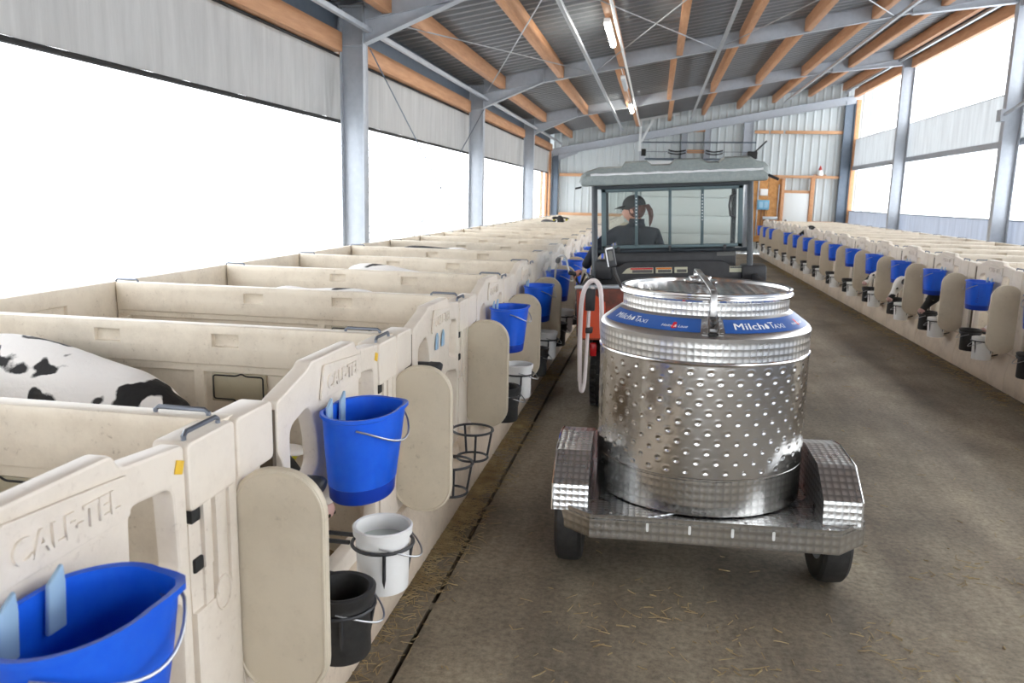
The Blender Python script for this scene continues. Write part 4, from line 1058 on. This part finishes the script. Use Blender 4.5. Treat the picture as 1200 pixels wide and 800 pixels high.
for x, y in ((-.40, -.5), (.18, -.51), (.33, -.42), (.52, -.52)): b.ell((x, y, DZ), (.008, .008, .004), 8, 4)
b.build('bolts', bright, tr)
# fenders
AX = -.07
def fender(s):
    b = MB(); x0, x1 = (.505, .665) if s > 0 else (-.665, -.505)
    pr_ = [(-.475, DZ-.01), (-.462, DZ+.105), (-.30, DZ+.215), (-.02, DZ+.228), (.14, DZ+.20), (.23, DZ+.08), (.24, DZ-.01)]
    n = len(pr_)
    outer = [Vector((0, y, z)) for y, z in pr_]
    inner = [Vector((0, y*.985, z-.004)) for y, z in pr_]
    vs = []
    for x in (x0, x1):
        vs += [(x, v.y, v.z) for v in outer]
    b.add(vs, [(i, i+1, n+i+1, n+i) for i in range(n-1)])
    for x, sgn in ((x0, 1), (x1, -1)):
        if (s > 0) == (x == x0): b.add([(x, v.y, v.z) for v in outer], [tuple(range(n))])
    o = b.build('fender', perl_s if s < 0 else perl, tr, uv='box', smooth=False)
    b = MB(); xo = x1 if s > 0 else x0; b.tube([(xo, v.y, v.z) for v in outer], .005, 6); b.build('fender_trim', bright, tr)
fender(1); fender(-1)
b = MB(); b.box(.505, .655, -.49, -.40, DZ-.004, DZ+.002); b.build('deck_corner', alu, tr, smooth=False)
# chassis, tongue, wheels
b = MB(); b.beam((-.3, 1.0, .27), (0, 1.75, .30), .06, .06); b.beam((.3, 1.0, .27), (0, 1.75, .30), .06, .06); b.box(-.45, .45, AX-.03, AX+.03, .2, .27); b.box(-.36, -.30, -.5, 1.0, .25, .33); b.box(.30, .36, -.5, 1.0, .25, .33); b.build('chassis', galv, tr, smooth=False)
def tyre_mesh(R, W, rim, knobs=0):
    b = MB(); prof = [(rim, -W*.36), (R*.80, -W*.5), (R*.93, -W*.47), (R*.985, -W*.36), (R, -W*.15), (R, W*.15), (R*.985, W*.36), (R*.93, W*.47), (R*.80, W*.5), (rim, W*.36)]
    n = 48; k = len(prof); vs = []
    for i in range(n):
        a = 2*PI*i/n
        for r, x in prof: vs.append((x, r*math.cos(a), r*math.sin(a)))
    b.add(vs, [(i*k+t_, ((i+1) % n)*k+t_, ((i+1) % n)*k+t_+1, i*k+t_+1) for i in range(n) for t_ in range(k-1)])
    if knobs:
        for i in range(knobs):
            a = 2*PI*i/knobs
            for col, (xa, xb) in enumerate(((-.46, -.26), (-.2, -.02), (.04, .22), (.27, .46))):
                aa = a+(PI/knobs if col % 2 else 0)
                M = Matrix.Rotation(aa, 4, 'X'); h = R*(.985 if col in (0, 3) else 1.0)
                b.box(W*xa, W*xb, -R*.055, R*.055, h-.012, h+.018, M)
    return b
def wheel(parent, loc, R, W, knobs, hubm):
    t_ = tyre_mesh(R, W, R*.58, knobs).build('tyre', black_rub, parent, loc=loc, bevel=0)
    b = MB(); prof = [(0, W*.10), (R*.3, W*.12), (R*.34, W*.30), (R*.56, W*.30), (R*.60, W*.38), (R*.60, -W*.38), (R*.3, -W*.3), (0, -W*.3)]; n = 32; k = len(prof); vs = []
    for i in range(n):
        a = 2*PI*i/n
        for r, x in prof: vs.append((x, r*math.cos(a), r*math.sin(a)))
    b.add(vs, [(i*k+q, ((i+1) % n)*k+q, ((i+1) % n)*k+q+1, i*k+q+1) for i in range(n) for q in range(k-1)]); b.build('rim', hubm, t_)
    return t_
roll = math.radians(-.6)
for s, x in ((-1, -.595), (1, .590)):
    zc = .250-.009+x*math.sin(roll)          # keep both tyres on the floor
    wheel(tr, (x, AX-.14, zc), .250, .13, 0, galv)
# handset on goose neck
t = thing('control_handset', 'black control handset on flexible arm left of the tank lid', 'controller', (-.12, 4.22, 1.02))
gp = [(.06, 0, .12), (.04, .0, .16), (.0, .02, .19), (-.045, .03, .25), (-.075, .03, .31), (-.085, .03, .345)]
b = MB(); b.tube([(.09, .0, .10)]+gp, .009, 8); b.build('flexible_arm', black_rub, t)
b = MB(); M_ = Matrix.Translation((-.105, .03, .40)) @ Matrix.Rotation(-.22, 4, 'Y'); b.box(-.024, .024, -.02, .02, -.055, .055, M_); b.build('handset_body', black_pl, t, bevel=.008)
b = MB(); b.box(-.020, -.014, -.024, -.02, -.05, .05, M_); b.box(-.020, .020, -.024, -.02, .040, .050, M_); b.build('pale_trim', stick_white, t)
b = MB(); b.box(-.008, .014, -.0235, -.02, -.02, .03, M_); b.build('keypad', stick_grey, t)

# ---------------------------------------------------------------- utility vehicle
U0 = Vector((.20, 6.6, 0)); UR = math.radians(-3.0)
ut = thing('utility_vehicle', 'orange and black utility vehicle with cab and cargo bed towing the tank', 'vehicle', tuple(U0))
ut.rotation_euler = (0, UR, 0)
def ub(name, m, bevel=.006, parent=ut, **k):
    return lambda b: b.build(name, m, parent, bevel=bevel, **k)
# cargo bed (local x -.70..+.72, y -.75..+.45)
b = MB(); b.box(-.69, .71, -.76, -.72, .72, 1.10); ub('tailgate', orange)(b)
b = MB(); b.box(-.70, .72, -.775, -.705, 1.10, 1.125); ub('tailgate_rail', galv2)(b)
b = MB(); b.prism([(-.12, .94), (.10, .94), (.14, 1.0), (.04, 1.05), (-.02, 1.09), (-.08, 1.0)], -.7605, -.764, 'y'); ub('paint_patch', mat('fresh_orange', lin(222, 84, 44), .4), 0)(b)
b = MB(); b.prism([(-.69, .735), (-.5, .735), (-.5, 1.0), (-.62, 1.09), (-.69, 1.08)], -.7605, -.765, 'y', Matrix.Translation((.02, 0, 0))); ub('paint_patch', MATS['fresh_orange'], 0)(b)
b = MB(); b.box(-.70, -.66, -.72, .50, .74, 1.09); ub('bed_side', black_pl)(b)
b = MB(); b.box(.68, .72, -.72, .50, .74, 1.09); ub('bed_side', black_pl)(b)
b = MB(); b.box(-.66, .68, -.72, .50, .74, .77); ub('bed_floor', black_pl)(b)
b = MB(); b.prism([(-.68, .74), (.70, .74), (.70, 1.14), (.50, 1.16), (.44, 1.20), (-.38, 1.20), (-.44, 1.16), (-.68, 1.14)], .46, .51, 'y'); ub('bed_front', black_pl)(b)
b = MB(); b.box(-.52, .56, .55, .62, 1.12, 1.285); ub('rear_panel', black_pl, .012)(b)
b = MB(); b.box(-.64, -.50, .40, .62, 1.05, 1.22); ub('bed_corner', black_pl, .02)(b)
b = MB(); b.box(.60, .80, .40, .65, 1.02, 1.16); ub('bed_corner', black_pl, .02)(b)
# stickers on the bed front
for (xa, xb, m1, m2) in ((-.34, -.14, stick_red, stick_grey), (-.12, .02, stick_or, stick_grey), (.04, .15, stick_cream, stick_grey), (.50, .62, stick_grey, stick_cream)):
    b = MB(); b.box(xa, xb, .455, .459, 1.100, 1.150); ub('warning_sticker', stick_cream, 0)(b)
    b = MB(); b.box(xa+.004, xb-.004, .452, .455, 1.134, 1.147); ub('sticker_header', m1, 0)(b)
    b = MB(); b.box(xa+.02, xb-.008, .452, .455, 1.105, 1.130); ub('sticker_text', m2, 0)(b)
b = MB(); b.prism([(-.41, 1.100), (-.34, 1.100), (-.34, 1.150), (-.37, 1.140)], .455, .459, 'y'); ub('warning_sticker', stick_cream, 0)(b)
b = MB(); b.box(.40, .55, .545, .549, 1.235, 1.268); ub('label_plate', stick_grey, 0)(b)
# chassis and body below
b = MB(); b.box(-.35, .37, -.7, 1.9, .34, .50); b.box(-.62, -.4, .55, 1.6, .42, .55); b.box(.42, .64, .55, 1.6, .42, .55); b.box(-.08, .1, -.95, -.7, .36, .44); ub('chassis', black_pl, .01)(b)
b = MB(); b.prism([(.50, .5), (.50, .80), (.62, .86), (1.2, .86), (1.25, .55), (1.9, .52), (1.95, .95), (2.6, .86), (2.75, .60), (2.7, .45), (1.9, .42), (.52, .42)], -.64, .66, 'x'); ub('body', orange, .02)(b)
b = MB(); b.box(-.66, -.62, -.30, .48, .60, .72); b.box(.64, .68, -.30, .48, .60, .72); ub('rear_fender', black_pl, .01)(b)
b = MB(); b.box(-.60, -.55, -.775, -.72, .60, .70); ub('tail_lamp', mat('tail_red', lin(170, 20, 24), .25), .01)(b)
b = MB(); b.box(.57, .62, -.775, -.72, .60, .70); ub('tail_lamp', D.materials['tail_red'], .01)(b)
b = MB(); b.box(-.52, .56, .62, 1.12, .86, .98); b.box(-.52, .56, .60, .72, .94, 1.32); ub('seat', black_pl, .04)(b)
# cab frame
RZ = 1.86
for x in (-.645, .665):
    b = MB(); b.tube([(x, .42, .95), (x, .46, 1.3), (x, .52, RZ+.02)], .026, 10); b.build('rear_post', cab_m, ut)
    b = MB(); b.tube([(x*.97, 1.95, .90), (x*.96, 1.72, 1.45), (x*.95, 1.58, RZ+.02)], .026, 10); b.build('front_post', cab_m, ut)
    b = MB(); b.tube([(x, .52, RZ), (x*.95, 1.58, RZ)], .024, 8); b.build('roof_bar', cab_m, ut)
b = MB(); b.tube([(-.645, .50, 1.292), (.665, .50, 1.292)], .016, 8); b.build('cross_bar', cab_m, ut)
b = MB(); b.box(-.645, .665, .50, .54, RZ-.03, RZ+.01); ub('cross_bar', cab_m)(b)
b = MB(); b.tube([(-.61, 1.58, RZ), (.63, 1.58, RZ)], .024, 8); b.build('cross_bar', cab_m, ut)
# rear window
wf_ = D.objects.new('rear_window', None); COL.objects.link(wf_); wf_.parent = ut
b = MB(); b.box(-.585, .605, .475, .50, 1.315, 1.345); b.box(-.585, .605, .475, .50, 1.80, 1.83); b.box(-.585, -.545, .475, .50, 1.315, 1.83); b.box(.565, .605, .475, .50, 1.315, 1.83); b.build('window_frame', winf_m, wf_, bevel=.004)
for i, x in enumerate((-.285, -.0, .27)):
    b = MB(); b.box(x-.013, x+.013, .472, .49, 1.33, 1.82)
    b.build('mullion', winf_m, wf_, bevel=.003)
b = MB()
for i in range(9): b.ell((-.285, .468, 1.52+i*.028), (.005, .004, .005), 6, 4); b.ell((.27, .468, 1.55+i*.026), (.005, .004, .005), 6, 4)
b.build('mullion_holes', stick_white, wf_)
b = MB(); b.box(-.58, .60, .490, .494, 1.33, 1.82); b.build('pane', glassy, wf_, smooth=False)
b = MB(); b.tube([(.545, .47, 1.56), (.50, .455, 1.58), (.49, .455, 1.66), (.50, .455, 1.74), (.545, .47, 1.76)], .010, 8); b.build('grab_handle', black_pl, wf_)
b = MB()
for x in (-.44, 0, .46): b.box(x-.012, x+.012, .462, .50, 1.285, 1.335)
b.build('window_clips', black_pl, wf_, bevel=.003)
b = MB(); b.box(-.59, .61, 1.60, 1.604, 1.0, 1.84); ub('windscreen', glassy, 0, smooth=False)(b)
# roof with moulded humps
b = MB()
prof = [(-.76, 1.835), (-.74, 1.87), (-.70, 1.895), (-.60, 1.925), (-.40, 1.93), (-.37, 1.965), (-.20, 1.968), (-.16, 1.935), (.0, 1.935), (.04, 1.972), (.24, 1.972), (.30, 1.94), (.40, 1.94), (.44, 1.975), (.64, 1.972), (.70, 1.935), (.76, 1.92), (.79, 1.89), (.80, 1.835)]
prof = [(x, RZ+.02+(z-1.835)*1.0) for x, z in prof]
stp = [(.30, -.02, .90), (.36, .02, .97), (.42, .035, 1), (.9, .03, 1), (1.4, .02, 1), (1.75, -.01, .96), (1.82, -.04, .9)]
vs = []
for (y, dz, sx) in stp:
    for i, (x, z) in enumerate(prof):
        base_z = RZ+.02; hh = (z-base_z)*(1 if y > .33 else .45)
        vs.append((x*sx if abs(x) > .7 else x, y, base_z+hh+dz*(.3 if i in (0, len(prof)-1) else 1)))
n = len(prof); b.add(vs, [(j*n+i, j*n+i+1, (j+1)*n+i+1, (j+1)*n+i) for j in range(len(stp)-1) for i in range(n-1)])
b.build('roof_panel', roofp, ut, solid=.02, angle=28)
b = MB(); b.prism([(-.74, RZ-.005), (.78, RZ-.005), (.785, RZ+.05), (.74, RZ+.085), (-.70, RZ+.085), (-.755, RZ+.045)], .285, .33, 'y'); b.build('roof_lip', roofp, ut, bevel=.02)
b = MB(); b.tube([(-.66+1.4*i/30, .292-.004*math.sin(i), RZ+.088+.002*math.sin(i*1.7)) for i in range(31)], [.010+.002*math.sin(i*2.3) for i in range(31)], 6); b.build('frost_line', snow, ut)
b = MB()
for x in (-.285, .55): b.box(x-.03, x+.03, .40, .46, RZ+.12, RZ+.14)
b.build('roof_clips', mat('clip_dark', (.03, .03, .03, 1), .4), ut, bevel=.006)
b = MB(); b.tube([(.78, .3, RZ+.04), (.86, .28, RZ-.0)], .012, 6); b.build('roof_stub', black_pl, ut)
b = MB(); b.tube([(-.74, .3, RZ-.01), (-.79, .28, RZ-.02)], .008, 6); b.build('roof_stub', black_pl, ut)
b = MB(); b.tube([(-.33+.16*math.cos(2*PI*i/24), 1.42+.05*math.sin(2*PI*i/24), 1.12+.15*math.sin(2*PI*i/24)) for i in range(24)], .012, 6, closed=True); b.tube([(-.33, 1.42, 1.12), (-.33, 1.7, .95)], .015, 6); b.build('steering_wheel', black_pl, ut)
b = MB(); b.box(-.60, .62, 1.62, 1.95, .90, 1.02); ub('dashboard', black_pl, .03)(b)
# wheels kept on the floor despite the lean of the body
cR, sR = math.cos(UR), math.sin(UR)
for (x, y) in ((-.56, .0), (.58, .0), (-.56, 2.28), (.58, 2.28)):
    lx = x*cR - .315*sR; lz = x*sR+.315*cR
    w_ = wheel(ut, (lx, y, lz), .300, .21, 26, black_pl)
    w_.rotation_euler = (0, -UR, 0)

# ---------------------------------------------------------------- driver
pr0 = thing('person', 'person in dark navy jacket and black cap seated in vehicle, left arm reaching out', 'person', (0, 0, 0))
V = [(-.19, 7.42, 1.00, (.15, .13)), (-.19, 7.40, 1.16, (.15, .12)), (-.175, 7.38, 1.33, (.165, .115)), (-.17, 7.39, 1.455, (.125, .095)), (-.17, 7.40, 1.53, (.062, .060)),
     (-.335, 7.39, 1.42, .080), (-.42, 7.37, 1.365, .070), (-.50, 7.33, 1.285, .064), (-.565, 7.29, 1.185, .054), (-.615, 7.255, 1.095, .040),
     (.0, 7.40, 1.41, .082), (.055, 7.50, 1.22, .060), (.03, 7.66, 1.10, .050), (-.05, 7.86, 1.10, .040),
     (-.28, 7.50, .98, .10), (-.30, 7.85, 1.00, .082), (-.32, 8.10, .78, .06), (-.32, 8.14, .56, .05),
     (-.08, 7.50, .98, .10), (-.06, 7.85, 1.00, .082), (-.06, 8.10, .78, .06), (-.06, 8.14, .56, .05)]
E_ = [(0,1),(1,2),(2,3),(3,4),(2,5),(5,6),(6,7),(7,8),(8,9),(2,10),(10,11),(11,12),(12,13),(0,14),(14,15),(15,16),(16,17),(0,18),(18,19),(19,20),(20,21)]
skinned('clothed_body', V, E_, jackm, pr0, 0, 2)
b = MB(); b.tube([(-.17, 7.40, 1.47), (-.17, 7.405, 1.545)], [.074, .068], 16); b.build('collar', jackm, pr0)
# head turned to the left (towards -x), a little down
hc = Vector((-.205, 7.42, 1.625)); F_ = Vector((-.93, .32, -.12)).normalized(); S_ = F_.cross(Vector((0, 0, 1))).normalized(); Uh = S_.cross(F_); RH = Matrix((F_, S_, Uh)).transposed()
b = MB(); vs = []; fs = []; n, m_ = 24, 18
for j in range(m_+1):
    ph = PI*j/m_
    for i in range(n):
        a = 2*PI*i/n; x = .098*math.sin(ph)*math.cos(a); y = .074*math.sin(ph)*math.sin(a); z = .118*math.cos(ph)
        if z < 0: x *= 1-.25*(-z/.118)**1.5*(1 if x < 0 else .1); y *= 1-.35*(-z/.118)**1.4
        front = max(0, math.cos(a))*math.sin(ph)
        if x > 0:
            x += .020*math.exp(-((y/.012)**2)-(((z+.022)/.020)**2)); x -= .008*math.exp(-(((abs(y)-.03)/.016)**2)-(((z-.012)/.014)**2)); x += .006*math.exp(-((y/.022)**2)-(((z+.062)/.008)**2))
        vs.append(hc+RH @ Vector((x, y, z)))
for j in range(m_):
    for i in range(n): fs.append((j*n+i, (j+1)*n+i, (j+1)*n+(i+1) % n, j*n+(i+1) % n))
b.add(vs, fs); b.tube([(-.185, 7.41, 1.50), hc+RH @ Vector((-.02, 0, -.07))], [.05, .05], 14); b.build('head', skin, pr0, angle=180)
for s in (-1, 1):
    b = MB(); b.ell(hc+RH @ Vector((-.012, s*.074, -.005)), (.018, .008, .030), 10, 8, RH); b.build('ear', skin, pr0, angle=180)
    b = MB(); b.ell(hc+RH @ Vector((.084, s*.030, .012)), (.011, .013, .010), 10, 6, RH); b.build('eye', eyem, pr0, angle=180)
b = MB(); b.ell(hc+RH @ Vector((.078, 0, -.062)), (.012, .024, .006), 10, 6, RH); b.build('mouth', mat('lips', lin(176, 92, 84), .5), pr0, angle=180)
b = MB()
for s in (-1, 1):
    b.tube([hc+RH @ Vector((.104, s*.032+.022*math.cos(2*PI*i/14), .010+.017*math.sin(2*PI*i/14))) for i in range(14)], .002, 5, closed=True)
    b.tube([hc+RH @ Vector((.102, s*.055, .014)), hc+RH @ Vector((-.01, s*.079, .012))], .002, 5)
b.tube([hc+RH @ Vector((.104, -.01, .012)), hc+RH @ Vector((.104, .01, .012))], .002, 5)
b.build('glasses', dark, pr0)
b = MB(); b.ell(hc+RH @ Vector((-.022, 0, .018)), (.094, .083, .108), 22, 14, RH); b.build('hair', hairm, pr0, angle=180)
b = MB(); pt = [hc+RH @ Vector(p) for p in ((-.10, 0, .02), (-.135, 0, .02), (-.155, .005, -.02), (-.16, .01, -.07), (-.15, .012, -.12), (-.14, .012, -.16))]; b.tube(pt, [.016, .024, .026, .022, .015, .005], 10); b.build('ponytail', hairm, pr0, angle=180)
b = MB(); b.ell(hc+RH @ Vector((-.008, 0, .045)), (.108, .089, .088), 24, 14, RH)
b.build('cap', capm, pr0, angle=180)
b = MB(); vs = []
for i in range(13):
    a = -1.15+2.3*i/12; r1, r2 = .096, .096+.075*math.cos(a*.95)
    for r, dz in ((r1, .0), (r2, -.020)):
        for h in (0, .005): vs.append(hc+RH @ Vector((r*math.cos(a)*1.02, .80*r*math.sin(a), .042+dz+h)))
b.add(vs, [(4*i+q, 4*i+4+q, 4*i+4+(q+1 if q in (0, 2) else q), 4*i+(q+1 if q in (0, 2) else q)) for i in range(12) for q in (0, 2)] +
      [(4*i, 4*i+2, 4*i+6, 4*i+4) for i in range(12)]+[(4*i+1, 4*i+5, 4*i+7, 4*i+3) for i in range(12)])
b.build('cap_peak', capm, pr0, weld=False, angle=180)
# hands with five fingers
def hand(name, c, fwd, palm, curl, parent, sx=1, k=.95):
    f = Vector(fwd).normalized(); pn = Vector(palm).normalized(); sd = f.cross(pn).normalized(); pn = sd.cross(f)
    c = Vector(c); W = lambda a, b_, d: c+f*a*k+sd*b_*k*sx+pn*d*k
    V = [(*W(0, 0, 0), .026), (*W(.045, 0, 0), .032), (*W(.075, 0, 0), .030)]; E = [(0, 1), (1, 2)]
    o = skinned(name, V, E, skin, parent, 0, 2)
    bl = [(-.030, .058, 0), (-.010, .068, 1), (.010, .064, 2), (.029, .050, 3)]
    for y, L, _ in bl:
        p = [W(.075, y, 0)]; a = 0; q = Vector((.078, y, 0))
        for i, s in enumerate((.45, .32, .25)):
            a += curl; q = q+Vector((math.cos(a), 0, math.sin(a)))*L*s; p.append(W(q.x, q.y, q.z))
        vv = [(*x, r) for x, r in zip(p, (.0095, .009, .0082, .0068))]
        skinned('finger', vv, [(0, 1), (1, 2), (2, 3)], skin, o, 0, 1)
    p = [W(.02, -.026, .008), W(.045, -.046, .022), W(.066, -.046, .040), W(.082, -.036, .050)]
    skinned('thumb', [(*x, r) for x, r in zip(p, (.013, .011, .0095, .0075))], [(0, 1), (1, 2), (2, 3)], skin, o, 0, 1)
hand('left_hand', (-.632, 7.245, 1.070), (-.75, -.1, -.42), (-.2, .3, -.9), .85, pr0)
hand('right_hand', (-.075, 7.90, 1.105), (-.45, .85, .1), (0, .3, -1), .8, pr0, -1)
# dosing gun held by the driver
t = thing('dosing_gun', 'black milk dosing gun with curved silver spout held over a blue bucket', 'nozzle', (-.70, 7.23, 1.05))
b = MB(); b.tube([(.06, .0, .0), (-.0, 0, -.005), (-.05, .01, .0)], [.014, .020, .018], 10); b.tube([(.0, 0, -.01), (.03, -.01, -.075)], [.016, .012], 8); b.build('grip', black_pl, t)
b = MB(); b.tube([(-.05, .01, .0), (-.065, .02, .06), (-.085, .06, .125), (-.115, .10, .150), (-.15, .14, .14), (-.168, .16, .115)], .0085, 8); b.build('spout', wire, t)
b = MB(); b.tube([(-.160, .15, .125), (-.172, .165, .10), (-.180, .172, .075)], [.016, .026, .018], 10); b.build('spout_head', black_rub, t)
b = MB(); b.tube([(-.180, .172, .078), (-.20, .22, .0), (-.21, .25, -.14)], [.006, .010, .006], 8); b.build('milk_stream', milkm, t)
b = MB(); b.tube([(.03, -.01, -.07), (.06, -.06, -.12), (.10, -.25, -.02), (.15, -.6, .06), (.20, -.95, .08), (.235, -1.22, .07)], .010, 8); b.build('supply_hose', black_rub, t)
# milk hose draped over the bed corner
t = thing('milk_hose', 'pale milk hose looped over the left corner of the cargo bed', 'hose', (-.40, 5.7, 0))
hp = [(-.085, .02, .40), (-.095, .02, .60), (-.098, .02, .85), (-.09, .02, 1.02), (-.06, .01, 1.11), (-.01, 0, 1.145), (.035, -.02, 1.10), (.055, -.08, .98), (.07, -.2, .85), (.10, -.45, .76), (.13, -.8, .74), (.155, -1.2, .80), (.20, -1.45, .90)]
def smooth(path, n=6):
    P = [Vector(p) for p in path]; out = []
    for i in range(len(P)-1):
        p0, p1, p2, p3 = P[max(i-1, 0)], P[i], P[i+1], P[min(i+2, len(P)-1)]
        for k in range(n):
            u = k/n; out.append(.5*((2*p1)+(p2-p0)*u+(2*p0-5*p1+4*p2-p3)*u*u+(3*p1-p0-3*p2+p3)*u**3))
    return out+[P[-1]]
b = MB(); b.tube(smooth(hp), .017, 10); b.build('hose', hosem, t)
b = MB(); b.tube(smooth([(-.085, .02, .40), (-.075, .0, .34), (-.06, -.02, .345), (-.05, 0, .42), (-.045, .03, .7), (-.04, .06, 1.0), (-.02, .05, 1.09)]), .014, 8); b.build('hose_return', hosem, t)
b = MB(); b.box(-.07, .0, .03, .08, .92, 1.08); b.box(-.06, -.01, .0, .08, .76, .80); b.build('hose_bracket', black_pl, t, bevel=.008)
# steam over the bucket being filled
vm = D.materials.new('steam'); vm.use_nodes = True; N = vm.node_tree.nodes; L = vm.node_tree.links; N.remove(N['Principled BSDF'])
vsn = N.new('ShaderNodeVolumePrincipled'); vsn.inputs['Color'].default_value = (1, 1, 1, 1)
tc = N.new('ShaderNodeTexCoord'); nn = N.new('ShaderNodeTexNoise'); nn.inputs['Scale'].default_value = 7; nn.inputs['Detail'].default_value = 3; L.new(tc.outputs['Object'], nn.inputs['Vector'])
ln = N.new('ShaderNodeVectorMath'); ln.operation = 'LENGTH'; mpv = N.new('ShaderNodeMapping'); mpv.inputs['Scale'].default_value = (1/.20, 1/.20, 1/.26); L.new(tc.outputs['Object'], mpv.inputs[0]); L.new(mpv.outputs[0], ln.inputs[0])
sb_ = N.new('ShaderNodeMath'); sb_.operation = 'SUBTRACT'; sb_.inputs[0].default_value = 1.0; sb_.use_clamp = True; L.new(ln.outputs['Value'], sb_.inputs[1])
mr = N.new('ShaderNodeMapRange'); mr.inputs[1].default_value = .40; mr.inputs[2].default_value = .7; mr.inputs[4].default_value = 9; L.new(nn.outputs['Fac'], mr.inputs[0])
ml = N.new('ShaderNodeMath'); ml.operation = 'MULTIPLY'; L.new(mr.outputs[0], ml.inputs[0]); L.new(sb_.outputs[0], ml.inputs[1]); L.new(ml.outputs[0], vsn.inputs['Density'])
L.new(vsn.outputs[0], N['Material Output'].inputs['Volume'])
b = MB(); b.ell((0, 0, 0), (.20, .20, .26), 16, 10); tag(b.build('steam_cloud', vm, loc=(-.93, 7.25, 1.20)), 'pale steam rising where the driver fills a blue bucket', 'steam', kind='stuff')

# ---------------------------------------------------------------- straw on the floor
def straws(name, n, fx, label, lmin=.03, lmax=.10, m=strawm, rr=(.0014, .0030)):
    b = MB()
    for _ in range(n):
        x, y, s = fx(); a = random.uniform(0, PI); L = random.uniform(lmin, lmax)*s; z = random.uniform(.002, .010)
        d = Vector((math.cos(a), math.sin(a), random.uniform(-.03, .05)))*L/2; c = Vector((x, y, z+abs(d.z))); r = random.uniform(*rr)
        mid = c+Vector((-math.sin(a), math.cos(a), 0))*L*random.uniform(-.08, .08)
        b.tube([c-d, mid, c+d], r, 3, cap=False)
    return tag(b.build(name, m, smooth=False, weld=False), label, 'straw', kind='stuff')
clumps = [(random.uniform(1.8, 9), random.random()) for _ in range(16)]
def strip():
    if random.random() < .6:
        cy, q = random.choice(clumps); y = random.gauss(cy, .10); x = -1.02+abs(random.gauss(0, .07))+.02
    else:
        y = 1.6+random.random()**1.4*18; x = -1.0+abs(random.gauss(0, .08))
    return min(x, -.62), y, 1
straws('straw', 4600, strip, 'loose straw along the foot of the left pens', .02, .075, rr=(.0010, .0022))
def aisle():
    y = 1.5+random.random()**1.6*14; x = random.uniform(-.85, 3.1); return x, y, random.choice((.5, .7, 1))
straws('straw', 420, aisle, 'scattered straw bits on the aisle floor', .015, .09)
def patch():
    cx, cy = random.choice(((1.55, 3.9), (1.1, 2.7), (-.2, 3.0), (.45, 2.9), (.1, 3.2), (-.3, 2.5), (1.0, 3.2))); return random.gauss(cx, .12), random.gauss(cy, .14), .8
straws('straw', 260, patch, 'broken straw in small patches around the trailer', .015, .08)
def rstrip(): return 3.28-abs(random.gauss(0, .10)), random.uniform(6.5, 24), 1
straws('straw', 1400, rstrip, 'loose straw along the foot of the right pens')
